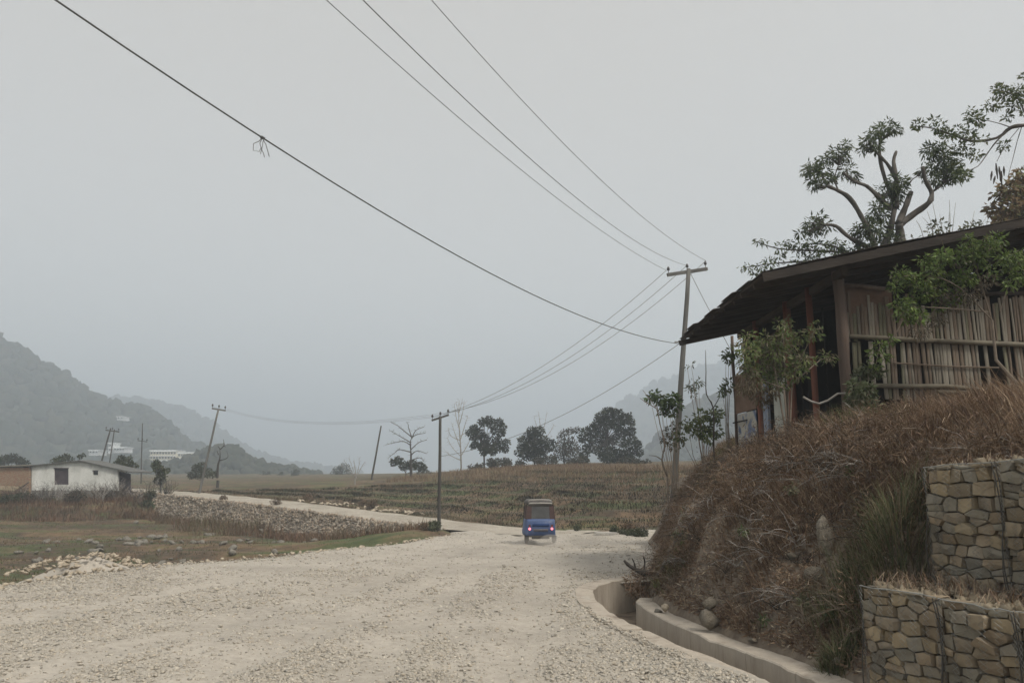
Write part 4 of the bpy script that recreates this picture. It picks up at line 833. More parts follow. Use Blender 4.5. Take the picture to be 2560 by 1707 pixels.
# ------------------------------------------------------------------ blue three-wheeled rickshaw
def rickshaw(x, y, rz):
    z0 = float(zr(y)) + .05; B = np.array((x, y, z0)); c_, s_ = math.cos(rz), math.sin(rz)
    root = tag(empty('auto_rickshaw', B), 'blue three-wheeled auto rickshaw driving away on the dusty road', 'auto rickshaw')
    def W(p): return (B[0] + p[0] * c_ - p[1] * s_, B[1] + p[0] * s_ + p[1] * c_, B[2] + p[2])
    R = Matrix.Rotation(rz, 3, 'Z')
    def sect(secs, m, nm, smooth=True, par=root):           # loft of closed rings
        mb = MB(); n = len(secs[0]); mb.add([W(p) for sct in secs for p in sct], [(i * n + j, i * n + (j + 1) % n, (i + 1) * n + (j + 1) % n, (i + 1) * n + j) for i in range(len(secs) - 1) for j in range(n)] + [tuple(range(n))[::-1], tuple((len(secs) - 1) * n + j for j in range(n))])
        return mb.build(nm, m, par, smooth)
    def ring(y, hw, zb, zt, r, taper=0.0, k=4):
        out = []
        for cx, cz, a0 in ((hw - r, zt - r, 0), (-hw + r, zt - r, 90), (-hw + r, zb + r, 180), (hw - r, zb + r, 270)):
            for i in range(k + 1):
                a = math.radians(a0 + 90 * i / k); px, pz = cx + r * math.cos(a), cz + r * math.sin(a)
                out.append((px * (1 - taper * (pz - zb) / (zt - zb)), y, pz))
        return out
    blue = mat('rickshaw_blue', [(.045, .078, .18), (.065, .105, .225), (.17, .175, .205)], 3, .55, .05, spec=.45, lo=.25, hi=.85)
    grey = mat('dusty_canvas', [(.085, .08, .074), (.145, .135, .125)], 3, .9, .3); cream = mat('pale_roof_trim', [(.36, .34, .31), (.46, .44, .41)], 3, .8, .1)
    maroon = mat('maroon_canvas', [(0.057, 0.036, 0.033), (0.085, 0.055, 0.05)], 3, .9, .2); rub = mat('tyre_rubber', [(.02, .02, .02), (.06, .055, .05)], 5, .9, .2)
    sect([ring(-.02, .56, .34, .94, .10, .04), ring(.06, .62, .30, 1.0, .08, .05), ring(.9, .65, .28, 1.0, .06, .05), ring(1.15, .64, .28, .52, .05), ring(1.9, .58, .28, .5, .05), ring(2.35, .36, .3, .95, .1), ring(2.5, .22, .4, .9, .1)], blue, 'body')
    sect([ring(-.045, .34, .70, .80, .03), ring(-.01, .36, .68, .82, .03)], mat('dark_blue_grille', [(.012, .035, .12), (.02, .05, .15)], 3, .5, 0), 'engine_vent')
    sect([ring(-.05, .30, .50, .60, .02), ring(-.01, .30, .50, .60, .02)], mat('dusty_plate', [(.10, .10, .12), (.14, .13, .14)], 3, .8, 0), 'number_plate')
    # canvas hood: rear wall with a window opening, quarter panels, roof
    for sx in (-1, 1):
        MB().add([W(p) for p in [(sx * .60, .05, .99), (sx * .38, .03, .99), (sx * .36, .10, 1.52), (sx * .53, .14, 1.52), (sx * .60, .08, .99), (sx * .38, .06, .99), (sx * .36, .13, 1.52), (sx * .53, .17, 1.52)]], [(0, 1, 2, 3), (4, 7, 6, 5), (0, 4, 5, 1), (1, 5, 6, 2), (2, 6, 7, 3), (3, 7, 4, 0)]).build('rear_quarter', maroon, root)
        MB().add([W(p) for p in [(sx * .615, .07, .99), (sx * .63, .75, .99), (sx * .56, .75, 1.56), (sx * .545, .16, 1.56), (sx * .60, .07, .99), (sx * .615, .75, .99), (sx * .545, .75, 1.56), (sx * .53, .16, 1.56)]], [(0, 1, 2, 3), (4, 7, 6, 5), (0, 4, 5, 1), (1, 5, 6, 2), (2, 6, 7, 3), (3, 7, 4, 0)]).build('side_curtain', maroon, root)
        MB().tube([W((sx * .60, 1.3, .5)), W((sx * .56, 1.35, 1.1)), W((sx * .52, 1.3, 1.6))], .022, 6).build('hood_post', rub, root)
        MB().tube([W((sx * .44, 2.2, .9)), W((sx * .46, 1.95, 1.3)), W((sx * .48, 1.8, 1.58))], .022, 6).build('windscreen_post', rub, root)
        wh = MB()                                           # rear wheels
        prof = [(.10, .12), (.16, .13), (.20, .10), (.205, .05)]
        vs = []; N_ = 18
        for (rr, hw) in [(.08, .05), (.10, .055), (.185, .06), (.205, .045), (.21, .0), (.205, -.045), (.185, -.06), (.10, -.055), (.08, -.05)]:
            for j in range(N_): a = 2 * math.pi * j / N_; vs.append(W((sx * .57 + hw, .30 + rr * math.cos(a), .21 + rr * math.sin(a))))
        wh.add(vs, [(i * N_ + j, i * N_ + (j + 1) % N_, (i + 1) * N_ + (j + 1) % N_, (i + 1) * N_ + j) for i in range(8) for j in range(N_)])
        w_ = wh.build('wheel', rub, root, True)
        MB().tube([W((sx * .57 - .05, .30, .21)), W((sx * .57 + .05, .30, .21))], .085, 12).build('rim', grey, w_)
        MB().box(W((sx * .57, .06, .22)), (.17, .012, .2), R).build('mud_flap', rub, root)
        # tail lamps, lit
        lm = tail_mat
        MB().tube([W((sx * .46, -.05, .60)), W((sx * .46, -.02, .60)), W((sx * .46, .02, .60))], [.045, .055, .055], 12).build('tail_lamp', lm, root)['label'] = 'lit red tail lamp'
        MB().tube([W((sx * .46, -.03, .725)), W((sx * .46, .02, .725))], .045, 12).build('indicator_lamp', mat('indicator_glass', [(.12, .03, .03), (.16, .05, .03)], 3, .3, 0), root)
    MB().add([W(p) for p in [(-.38, .045, 1.0), (.38, .045, 1.0), (.36, .115, 1.51), (-.36, .115, 1.51), (-.38, .055, 1.0), (.38, .055, 1.0), (.36, .125, 1.51), (-.36, .125, 1.51)]], [(0, 1, 2, 3), (4, 7, 6, 5), (0, 4, 5, 1), (1, 5, 6, 2), (2, 6, 7, 3), (3, 7, 4, 0)]).build('rear_window', mat('cloudy_plastic_window', [(.05, .05, .05), (.09, .09, .088)], 2, .35, 0, spec=.4), root)
    sect([ring(.10, .50, 1.50, 1.66, .07), ring(.30, .54, 1.52, 1.74, .09), ring(1.0, .55, 1.55, 1.77, .09), ring(1.8, .50, 1.53, 1.68, .06)], grey, 'hood_roof')
    MB().tube([W((-.47, .12, 1.60)), W((-.44, .06, 1.615)), W((0, .04, 1.63)), W((.44, .06, 1.615)), W((.47, .12, 1.60))], .022, 6).build('roof_trim', cream, root)
    MB().tube([W((-.47, .26, 1.71)), W((-.40, .22, 1.745)), W((0, .2, 1.765)), W((.40, .22, 1.745)), W((.47, .26, 1.71))], .02, 6).build('roof_trim', cream, root)
    MB().tube([W((-.53, -.03, .33)), W((-.5, -.09, .31)), W((.5, -.09, .31)), W((.53, -.03, .33))], .035, 8).build('bumper', rub, root)
    MB().box(W((0, .10, .27)), (.7, .3, .14), R).build('engine_case', rub, root)
    MB().tube([W((.62, 1.75, 1.32)), W((.70, 1.7, 1.38))], .012, 5).build('mirror_arm', rub, root); MB().box(W((.73, 1.68, 1.40)), (.11, .03, .16), R).build('mirror', rub, root)
    fw = MB(); fw.tube([W((-.05, 2.3, .2)), W((.05, 2.3, .2))], .2, 16); fw.build('wheel', rub, root)
    MB().box(W((0, .75, .75)), (1.1, .12, .5), R).build('seat_back', rub, root)
    return root
def emission(name, col, st):
    m = bpy.data.materials.new(name); m.use_nodes = True; n = m.node_tree.nodes; n.clear(); o = n.new('ShaderNodeOutputMaterial'); e = n.new('ShaderNodeEmission')
    e.inputs[0].default_value = (*col, 1); e.inputs[1].default_value = st; m.node_tree.links.new(e.outputs[0], o.inputs[0]); return m
tail_mat = emission('tail_lamp_glow', (1.0, .25, .28), 1.4)
rickshaw(1.18, 32.0, math.radians(5))
# pale slab lying at the foot of the terraces
tag(MB().beam(P(1487, 1331, 38.8), P(1542, 1333, 38.8), .35, .09).build('stone_slab', M['plank']), 'pale straight slab lying at the road edge right of the rickshaw', 'slab')

# ------------------------------------------------------------------ trees
Z6 = lambda x, y: (1780 + x / 2.529, 100 + y / 2.529)        # reading grid of the upper right of the photograph
Z3 = lambda x, y: (1050 + x / 3.563, 960 + y / 3.563)
def clump_leaves(clumps, Y, dens, L_, wr, cols, droop=.5, p=None, dj=.35, shell=True, varc=.22):
    """leaf-sized faces filling clumps given as (u, v, radius in photo pixels) round depth Y"""
    out = []
    for (u, v, r) in clumps:
        c = P(u, v, Y + random.uniform(-dj, dj)); R_ = r * PX(Y); n = max(6, int(dens * (r / 10) ** 2))
        d = rng.normal(size=(n, 3)); d /= np.linalg.norm(d, axis=1)[:, None]; rad = R_ * (rng.uniform(0, 1, (n, 1)) ** (.45 if shell else .6))
        pos = c + d * rad * np.array([[1, 1, .85]]); dirs = d * .8 + rng.normal(size=(n, 3)) * .45 + np.array([[0, 0, -droop]])
        out.append(leaves(pos, dirs, rng.uniform(.65, 1.25, n) * L_, wr, pick(cols, n, p, varc) * random.uniform(.75, 1.2)))
    return out
def limb(mb, pts, r0, r1, Y, n=7, wob=.12, dY=0):
    q = [P(u, v, Y + dY * k / max(1, len(pts) - 1) + (random.uniform(-wob, wob) if 0 < k else 0)) for k, (u, v) in enumerate(pts)]
    Q = []; K = len(q)                                       # resample smoothly
    for k in range(K - 1):
        a, b, c, d = q[max(0, k - 1)], q[k], q[k + 1], q[min(K - 1, k + 2)]
        for f in (0, .33, .66): Q.append(.5 * (2 * b + (c - a) * f + (2 * a - 5 * b + 4 * c - d) * f * f + (3 * b - a - 3 * c + d) * f ** 3))
    Q.append(q[-1]); rr = np.linspace(r0, r1, len(Q)); mb.tube(Q, [r * random.uniform(.85, 1.18) for r in rr], n, jit=.12); return Q
MANGO = [(.075, .098, .046), (.10, .125, .058), (.05, .068, .036), (.14, .16, .078)]
# pollarded tree behind the shed
YT = 25.5
pt = tag(empty('pollarded_tree', P(2250, 640, YT) * np.array((1, 1, 0)) + np.array((0, 0, 3.2))), 'lopped tree with thick crooked limbs and dark leaf tufts behind the shed', 'tree')
tr = MB()
px = PX(YT)
def L6(pts, w0, w1, dY=0): return limb(tr, [Z6(*p) for p in pts], w0 / 2.529 / 2 * px, w1 / 2.529 / 2 * px, YT, 8, .15, dY)
base = P(*Z6(1200, 1310), YT)
tr.tube([(base[0] + .25, YT, 2.9), (base[0] + .1, YT, 4.6), tuple(base)], [.42, .34, .29], 9)
b2 = P(*Z6(1075, 1320), YT + .2); tr.tube([(base[0] - .2, YT, 3.0), (b2[0] + .2, YT + .1, 5.0), tuple(b2)], [.36, .27, .2], 9)
L6([(1200, 1310), (1190, 1230), (1182, 1165)], 66, 56); L6([(1190, 1170), (1290, 1090), (1370, 1030), (1388, 965), (1350, 890), (1330, 800)], 42, 22, -.5)
L6([(1175, 1160), (1205, 1100), (1230, 1040), (1258, 965)], 46, 30, .4); L6([(1385, 965), (1430, 935), (1470, 900)], 20, 10)
L6([(1075, 1320), (1120, 1220), (1145, 1120), (1150, 1040), (1125, 960), (1085, 850), (1060, 735), (1060, 640)], 44, 16, .3); L6([(1170, 1060), (1165, 960), (1165, 870), (1148, 770), (1165, 705)], 36, 20)
L6([(1165, 880), (1120, 800), (1065, 738), (1015, 690)], 28, 14); L6([(1040, 1335), (990, 1210), (940, 1110), (870, 1000), (800, 955), (735, 925)], 40, 22, -.6); L6([(1130, 1070), (1050, 990), (980, 925), (900, 895), (830, 840)], 34, 14, -.3)
L6([(1045, 1335), (930, 1285), (850, 1235), (780, 1175), (690, 1170)], 36, 16, -.2); L6([(735, 925), (700, 870), (660, 820)], 18, 8); L6([(800, 955), (775, 880), (800, 790)], 12, 6); L6([(1250, 1130), (1300, 1080), (1340, 1040)], 8, 4); L6([(1230, 930), (1265, 885), (1300, 860)], 12, 6)
cl = [(680, 860, 85), (640, 800, 60), (600, 830, 40), (650, 920, 40), (740, 880, 50), (790, 720, 70), (730, 760, 50), (850, 670, 40), (840, 740, 45), (860, 830, 60), (900, 860, 40), (990, 650, 60), (950, 690, 35), (1020, 600, 55), (1060, 570, 55), (1120, 550, 60), (1160, 570, 40), (1040, 670, 50), (1390, 700, 70), (1440, 700, 70), (1430, 800, 80), (1480, 760, 80), (1520, 820, 70), (1570, 850, 60), (1390, 870, 55), (1450, 890, 50), (1330, 830, 40), (1500, 870, 50), (1160, 900, 60), (1200, 900, 50), (1090, 950, 65), (1130, 1000, 75), (1190, 970, 50), (1050, 1050, 55), (1020, 1110, 50), (1080, 1110, 50), (990, 1190, 80), (1060, 1200, 80), (920, 1210, 55), (1100, 1260, 60), (640, 1160, 55), (600, 1195, 40), (560, 1220, 30), (680, 1120, 35), (720, 1180, 50), (1160, 1250, 50), (1190, 1290, 40), (650, 1215, 40), (980, 1290, 60)]
skel = np.array(tr.v)
for (x, y, r) in cl:                                        # twigs from the nearest limb into each leaf tuft
    for _ in range(3):
        e = P(*Z6(x + random.uniform(-.6, .6) * r, y + random.uniform(-.6, .6) * r), YT + random.uniform(-.3, .3)); b_ = skel[int(np.argmin(np.linalg.norm(skel - e, axis=1) + .6 * np.maximum(0, skel[:, 2] - e[2])))]
        if np.linalg.norm(e - b_) < .85: tr.tube([b_, b_ * .5 + e * .5 + rng.normal(0, .05, 3), e], [.028, .018, .007], 4, cap=False)
tr.build('trunk', M['bark'], pt, True)
stuff('crown', clump_leaves([(*Z6(x, y), r / 2.529) for x, y, r in cl], YT, 20, .20, .27, MANGO, .6, [.4, .3, .2, .1]), M['leaf'], None, None, pt)
# spray of a leafy tree showing over the low end of the roof
rt = tag(empty('leafy_tree', (9.3, 26.5, 3.2)), 'light leafy tree spraying out over the low end of the shed roof', 'tree'); mb = MB()
mb.tube([(9.3, 26.5, 2.9), (9.2, 26.5, 5.4), (9.0, 26.4, 7.2)], [.16, .12, .08], 7)
for pts in ([(1000, 1380), (800, 1340), (600, 1330), (420, 1320), (270, 1272)], [(900, 1400), (650, 1400), (420, 1410), (200, 1440)], [(950, 1390), (760, 1300), (560, 1290)]): limb(mb, [Z6(*p) for p in pts], .05, .012, 26.4, 5)
mb.build('trunk', M['bark'], rt, True)
cl = [(300, 1272, 30), (340, 1285, 22), (430, 1310, 45), (500, 1290, 45), (560, 1310, 55), (430, 1370, 40), (360, 1410, 50), (310, 1440, 40), (230, 1440, 35), (185, 1440, 18), (560, 1400, 55), (500, 1430, 40), (640, 1350, 60), (700, 1300, 60), (720, 1370, 55), (790, 1300, 60), (820, 1360, 50), (880, 1320, 60), (600, 1280, 40), (270, 1480, 25), (650, 1410, 45), (950, 1340, 60)]
stuff('crown', clump_leaves([(*Z6(x, y), r / 2.529) for x, y, r in cl], 26.4, 15, .17, .34, [(.075, .105, .04), (.06, .085, .035), (.12, .15, .05), (.05, .065, .035)], .7), M['leaf'], None, None, rt)
# branch reaching in from the right edge
RT = tag(empty('overhanging_tree', (15.2, 20.5, 3.6)), 'feathery green branch reaching in from the right edge, with hanging pods', 'tree'); mb = MB(); YB = 20.0
mb.tube([(15.2, 20.5, 3.2), (15.0, 20.4, 7), (14.6, 20.2, 10), P(2700, 300, 20.1)], [.25, .2, .15, .09], 8)
for pts, a, b in (([(2330, 480), (2150, 510), (1973, 540), (1890, 555), (1800, 620), (1640, 640), (1520, 600), (1400, 560), (1280, 545)], .07, .012), ([(1890, 555), (1800, 640), (1740, 720), (1680, 800), (1600, 830)], .022, .008), ([(1890, 555), (1820, 530), (1700, 500)], .018, .008), ([(1960, 545), (1930, 640), (1900, 760), (1870, 870)], .012, .006), ([(2000, 540), (1960, 420), (1900, 340), (1800, 320)], .025, .008), ([(1940, 560), (1860, 660), (1800, 770)], .012, .006), ([(2100, 510), (2050, 350), (1990, 240)], .03, .01), ([(1960, 420), (1850, 420), (1750, 420)], .014, .006)): limb(mb, [Z6(*p) for p in pts], a, b, YB, 6)
mb.build('trunk', M['bark'], RT, True)
cl = [(1650, 490, 55), (1690, 510, 45), (1630, 450, 30), (1760, 410, 45), (1800, 420, 35), (1830, 320, 55), (1800, 310, 35), (1890, 350, 60), (1940, 320, 55), (1920, 400, 60), (1960, 370, 50), (1980, 230, 40), (1500, 600, 40), (1440, 555, 45), (1400, 510, 35), (1310, 530, 38), (1280, 545, 25), (1550, 580, 45), (1610, 600, 55), (1650, 620, 35), (1720, 630, 25), (1610, 700, 45), (1670, 730, 40), (1560, 680, 45), (1590, 850, 50), (1540, 800, 40), (1850, 670, 40), (1870, 490, 35), (1470, 590, 35), (1990, 450, 40)]
stuff('crown', clump_leaves([(*Z6(x, y), r / 2.529) for x, y, r in cl], YB, 20, .12, .42, [(.085, .115, .045), (.11, .135, .055), (.06, .085, .035), (.15, .16, .075)], .3), M['leaf'], None, None, RT)
for (x, y, l) in ((1795, 780, 100), (1770, 830, 60), (1815, 800, 70), (1830, 830, 90), (1845, 800, 60), (1820, 860, 60), (1790, 860, 50)):
    a = P(*Z6(x, y), YB); b = P(*Z6(x + random.uniform(-25, 20), y + l), YB); MB().tube([a, a * .6 + b * .4, b], [.012, .03, .01], 6).build('seed_pod', M['bark_dark'], RT)
# tree with rust brown leaves at the right edge
bt = tag(empty('brown_leaved_tree', (19.0, 27.5, 4.4)), 'tree with rust brown leaves at the right edge above the shed roof', 'tree'); mb = MB()
mb.tube([(19, 27.5, 4), (18.9, 27.5, 7.5), (18.5, 27.4, 10.5)], [.25, .2, .1], 7)
for pts in ([(2250, 1250), (2050, 1150), (1900, 1090), (1760, 1050)], [(2250, 1150), (2050, 1000), (1900, 950), (1800, 960)], [(2200, 1050), (2020, 900), (1950, 830)]): limb(mb, [Z6(*p) for p in pts], .09, .02, 27.4, 6)
mb.build('trunk', M['bark'], bt, True)
cl = [(1760, 1060, 40), (1800, 1080, 55), (1850, 1100, 70), (1900, 1130, 80), (1960, 1120, 90), (1830, 980, 55), (1880, 940, 70), (1940, 960, 90), (1960, 860, 70), (1990, 1030, 90), (1890, 1050, 70), (1920, 880, 45), (2040, 940, 110), (2080, 1080, 120), (1830, 1150, 50), (2120, 820, 100)]
stuff('crown', clump_leaves([(*Z6(x, y), r / 2.529) for x, y, r in cl], 27.4, 15, .2, .6, [(.23, .165, .09), (.30, .22, .12), (.16, .11, .065), (.19, .18, .085)], .6), M['leaf'], None, None, bt)
# bare twigs and low leaves behind the roof
bs = tag(empty('bare_twigs_bush', (12.9, 24.2, 3.3)), 'bare twiggy bush with a few leaves standing up behind the roof edge', 'bush'); mb = MB()
for x0, x1, y1 in ((1500, 1390, 1010), (1480, 1500, 1010), (1490, 1540, 1030), (1460, 1330, 1120), (1500, 1440, 1100), (1620, 1660, 1080), (1640, 1740, 1110), (1700, 1750, 1100), (1380, 1290, 1140), (1560, 1590, 1160), (1420, 1360, 1080), (1540, 1500, 1090)): limb(mb, [Z6(x0, 1420), Z6((x0 * 2 + x1) / 3, 1300), Z6((x0 + x1 * 2) / 3 + random.uniform(-15, 15), 1190), Z6(x1, y1)], .022, .005, 24.2, 4)
mb.tube([(12.9, 24.2, 3.0), (12.8, 24.2, 5), tuple(P(*Z6(1500, 1400), 24.2))], [.1, .07, .05], 6); mb.build('stems', M['dead_pale'], bs)
stuff('leaf_sprays', clump_leaves([(*Z6(x, y), r / 2.529) for x, y, r in [(1420, 1180, 55), (1460, 1200, 40), (1390, 1220, 40), (1640, 1190, 60), (1690, 1180, 45), (1590, 1220, 50), (1500, 1250, 50), (1700, 1230, 50), (1280, 1270, 35)]], 24.2, 11, .16, .4, [(.085, .105, .05), (.12, .13, .07), (.15, .14, .085)], .5), M['leaf'], None, None, bs)
# climber over the shed front, in front of the bamboo
YC = 14.3
cb = tag(empty('climbing_shrub', (9.6, 14.1, float(bank_z(np.array(9.6), np.array(14.1))))), 'bright green climbing shrub hanging over the bamboo wall', 'shrub'); mb = MB()
g_ = np.array((9.6, 14.1, float(bank_z(np.array(9.6), np.array(14.1))) - .1))
for pts in ([(2480, 800), (2450, 700), (2430, 620), (2480, 590)], [(2480, 800), (2400, 720), (2330, 690), (2260, 690)], [(2470, 780), (2360, 770), (2280, 770), (2250, 790)], [(2500, 780), (2530, 690), (2555, 660)], [(2430, 700), (2370, 640), (2355, 600)], [(2260, 790), (2230, 850), (2200, 870), (2190, 910)], [(2440, 680), (2460, 640), (2500, 600)]): limb(mb, [P_ for P_ in pts], .016, .005, YC, 5)
mb.tube([g_, P(2490, 900, YC), P(2480, 800, YC)], [.04, .03, .022], 6); mb.build('stems', M['dead'], cb)
cl = [(2250, 685, 28), (2270, 700, 25), (2240, 720, 22), (2255, 765, 30), (2280, 760, 35), (2265, 790, 28), (2300, 790, 22), (2300, 700, 30), (2310, 730, 30), (2330, 680, 28), (2350, 650, 30), (2360, 640, 25), (2335, 720, 35), (2370, 700, 30), (2400, 640, 32), (2430, 630, 35), (2440, 650, 30), (2470, 615, 30), (2490, 600, 28), (2400, 690, 30), (2420, 700, 25), (2385, 740, 30), (2350, 760, 25), (2510, 645, 28), (2535, 660, 30), (2550, 690, 30), (2525, 710, 20), (2545, 640, 25), (2200, 860, 16), (2185, 880, 14), (2210, 890, 16), (2190, 910, 14), (2230, 850, 14), (2480, 680, 22), (2310, 650, 20), (2420, 600, 20)]
stuff('foliage', clump_leaves([(a, b, c * .9) for a, b, c in cl], YC, 19, .10, .42, [(.14, .205, .05), (.11, .165, .045), (.19, .245, .075), (.075, .105, .04), (.12, .12, .065)], .45, [.28, .27, .17, .16, .12], .25), M['leaf'], None, None, cb)
stuff('dry_foliage', clump_leaves([(2380, 760, 30), (2350, 740, 28), (2420, 740, 30), (2450, 720, 22), (2300, 830, 25), (2340, 800, 25), (2470, 700, 22)], YC + .1, 22, .08, .3, [(.14, .11, .075), (.10, .085, .06), (.17, .145, .10)], .9), M['leaf'], None, None, cb)
# shrub in front of the open bays
YF = 15.0; fx = float(P(1970, 1080, YF)[0]); fzb = float(bank_z(np.array(fx), np.array(YF)))
fs_ = tag(empty('leafy_shrub', (fx, YF, fzb)), 'tall leafy shrub half green half dry in front of the shed doorway', 'shrub'); mb = MB(); r_ = np.array((fx, YF, fzb - .1))
for pts in ([(1960, 960), (1920, 900), (1870, 850)], [(1965, 960), (1960, 880), (1955, 810)], [(1970, 980), (2000, 900), (2035, 830)], [(1960, 970), (1900, 950), (1860, 900)], [(1980, 960), (2050, 900), (2085, 890)], [(1940, 940), (1930, 880), (1920, 830)]):
    Q = [r_] + [P(u, v, YF + random.uniform(-.2, .2)) for u, v in pts]; mb.tube(Q, [.022, .016, .011, .005], 5)
mb.build('stems', M['dead'], fs_)
cl = [(1855, 865, 24), (1870, 845, 20), (1875, 880, 26), (1900, 870, 28), (1860, 905, 22), (1895, 905, 32), (1920, 850, 26), (1940, 880, 34), (1960, 835, 24), (1950, 810, 18), (1965, 805, 16), (1975, 860, 26), (1990, 890, 30), (2005, 840, 20), (2030, 835, 22), (2040, 815, 16), (1960, 915, 36), (1925, 930, 34), (1990, 930, 28), (1950, 955, 28), (1900, 950, 26), (2015, 905, 20), (2075, 895, 18), (2060, 890, 14), (1875, 930, 22)]
stuff('foliage', clump_leaves(cl, YF, 15, .105, .36, [(.14, .18, .06), (.10, .14, .05), (.185, .22, .075), (.16, .15, .085), (.20, .175, .11)], .6, [.24, .24, .14, .2, .18]), M['leaf'], None, None, fs_)
stuff('dry_foliage', clump_leaves([(1880, 960, 30), (1900, 990, 26), (1860, 970, 24), (1930, 975, 26), (1870, 935, 24), (1910, 1005, 18)], YF + .05, 24, .10, .22, [(.20, .17, .11), (.15, .12, .075), (.12, .095, .06)], 1.1), M['leaf'], None, None, fs_)
# broad-leaved weeds at the corner post
def weed(label, u, v, Y, clumps, cols, L_=.11, zf=bank_z, name='leafy_weed', dens=22, wr=.5, cat='plant'):
    x = float(P(u, v, Y)[0]); z = float(zf(np.array(x), np.array(Y))); o = tag(empty(name, (x, Y, z)), label, cat); mb = MB()
    for (a, b, r) in clumps:
        e = P(a, b, Y + random.uniform(-.15, .15)); m_ = np.array((x, Y, z)) * .5 + e * .5 + rng.normal(0, .06, 3); mb.tube([(x, Y, z - .05), m_, e], [.014, .010, .005], 5)
    mb.build('stems', M['dead'], o); stuff('foliage', clump_leaves(clumps, Y, dens, L_, wr, cols, .4), M['leaf'], None, None, o); return o
WG = [(.10, .12, .06), (.14, .15, .085), (.075, .095, .045)]
weed('broad-leaved weed at the foot of the shed corner post', 2150, 1060, 14.6, [(2150, 940, 22), (2170, 925, 20), (2190, 930, 18), (2140, 970, 24), (2165, 975, 22), (2150, 1010, 26), (2180, 1020, 22), (2140, 1040, 20), (2130, 1000, 18)], WG, .11)
weed('small green plant below the white sheet of the shed', 1990, 1110, 14.2, [(1985, 1090, 12), (2005, 1085, 12), (1965, 1098, 10), (2025, 1092, 10)], [(.09, .13, .045), (.07, .10, .04)], .07)
# saplings round the pole foot
weed('dark green sapling leaning left of the near power pole', 1690, 1120, 27.0, [(1638, 985, 14), (1625, 995, 12), (1650, 1000, 16), (1662, 1015, 16), (1672, 1008, 14), (1684, 995, 16), (1692, 1010, 14), (1680, 1030, 14), (1655, 1030, 10)], [(.07, .115, .04), (.045, .065, .03), (.09, .13, .05)], .16, name='sapling', dens=30)
weed('spindly sapling with drooping leaves right of the near power pole', 1760, 1110, 26.0, [(1745, 955, 11), (1733, 960, 12), (1725, 970, 10), (1735, 985, 9), (1728, 912, 5), (1718, 918, 5)], [(.055, .07, .035), (.08, .095, .045)], .17, name='sapling', wr=.3)
weed('green bush between the near pole and the shed', 1760, 1120, 25.0, [(1720, 1060, 18), (1740, 1075, 22), (1765, 1060, 22), (1780, 1040, 20), (1750, 1040, 18), (1790, 1075, 18), (1700, 1090, 16), (1770, 1090, 20), (1795, 1030, 14)], [(.09, .115, .045), (.06, .08, .035), (.12, .14, .06)], .15, name='bush', cat='bush')
weed('green sprigs beside the far shed corner', 1820, 1080, 22.8, [(1815, 970, 14), (1805, 980, 12), (1820, 955, 12), (1830, 880, 14), (1815, 885, 12), (1822, 900, 12)], [(.09, .125, .045), (.07, .095, .04)], .13, name='sapling')
weed('dark scrubby bush at the foot of the near pole', 1690, 1130, 27.5, [(1675, 1080, 16), (1690, 1065, 12), (1665, 1100, 14), (1700, 1105, 14), (1680, 1115, 14)], [(.05, .055, .03), (.075, .07, .04)], .13, name='bush', cat='bush')
def stick_tree(label, pts_list, Y, r0, m, zf, name='bare_sapling'):
    u, v = pts_list[0][0]; b = P(u, v, Y); o = tag(empty(name, b), label, 'sapling'); mb = MB()
    for i, pts in enumerate(pts_list): limb(mb, pts, r0 if i == 0 else r0 * .6, r0 * .25, Y, 5, .05)
    e = float(zf(np.array(b[0]), np.array(Y))); mb.tube([(b[0], Y, min(e, b[2]) - .1), b], [r0 * 1.1, r0], 5)
    mb.build('stems', m, o, True); return o
stick_tree('tall thin dark stem standing against the sky under the shed eave', [[(1784, 1115), (1783, 1020), (1766, 985), (1765, 930), (1764, 875)], [(1783, 1020), (1795, 1000), (1800, 985)], [(1783, 1030), (1760, 1040)]], 24.5, .03, M['bark_dark'], bank_z)
stick_tree('bare forked sapling left of the near pole', [[(1668, 1190), (1655, 1150), (1662, 1110), (1650, 1060), (1640, 1020), (1607, 975)], [(1650, 1060), (1645, 1030), (1640, 1010)], [(1656, 1150), (1640, 1140), (1622, 1138)], [(1640, 1020), (1615, 1005), (1600, 995)]], 24.0, .03, M['dead'], bank_z)
# stump root and rocks at the nose of the bank
nr = tag(empty('dead_root', P(1640, 1440, 14.2)), 'grey dead root curving out of the bank above the drain bend', 'root'); mb = MB()
limb(mb, [(1640, 1445), (1660, 1410), (1672, 1380), (1690, 1350), (1705, 1332)], .035, .018, 14.0, 6, .03); mb.build('root_limb', M['bark'], nr, True)
mb = MB(); limb(mb, [(1640, 1440), (1600, 1428), (1575, 1415), (1560, 1400)], .055, .02, 14.3, 6, .03); limb(mb, [(1590, 1425), (1585, 1405), (1580, 1395)], .02, .008, 14.3, 5); limb(mb, [(1610, 1430), (1612, 1405), (1608, 1390)], .02, .006, 14.3, 5); limb(mb, [(1620, 1432), (1635, 1412), (1640, 1400)], .03, .01, 14.3, 5); mb.build('root_branch', M['bark_dark'], nr, True)
weed('heap of dark twiggy brush hanging over the drain bend', 1610, 1450, 14.1, [(1600, 1430, 18), (1620, 1450, 26), (1585, 1470, 20), (1605, 1485, 24), (1640, 1420, 22), (1630, 1480, 22), (1575, 1450, 14)], BROWN[:3], .09, name='dead_brush', dens=34, wr=.18, cat='brush')
def bank_hit(u, v, a=5.5, b=24):
    for Y in np.arange(a, b, .03):
        p = P(u, v, Y)
        if p[2] < float(bank_z(np.array(p[0]), np.array(Y))) and float(poly_sd(np.array(p[0]), np.array(Y), TOE)[0]) > .05: return float(Y)
    return 10.0
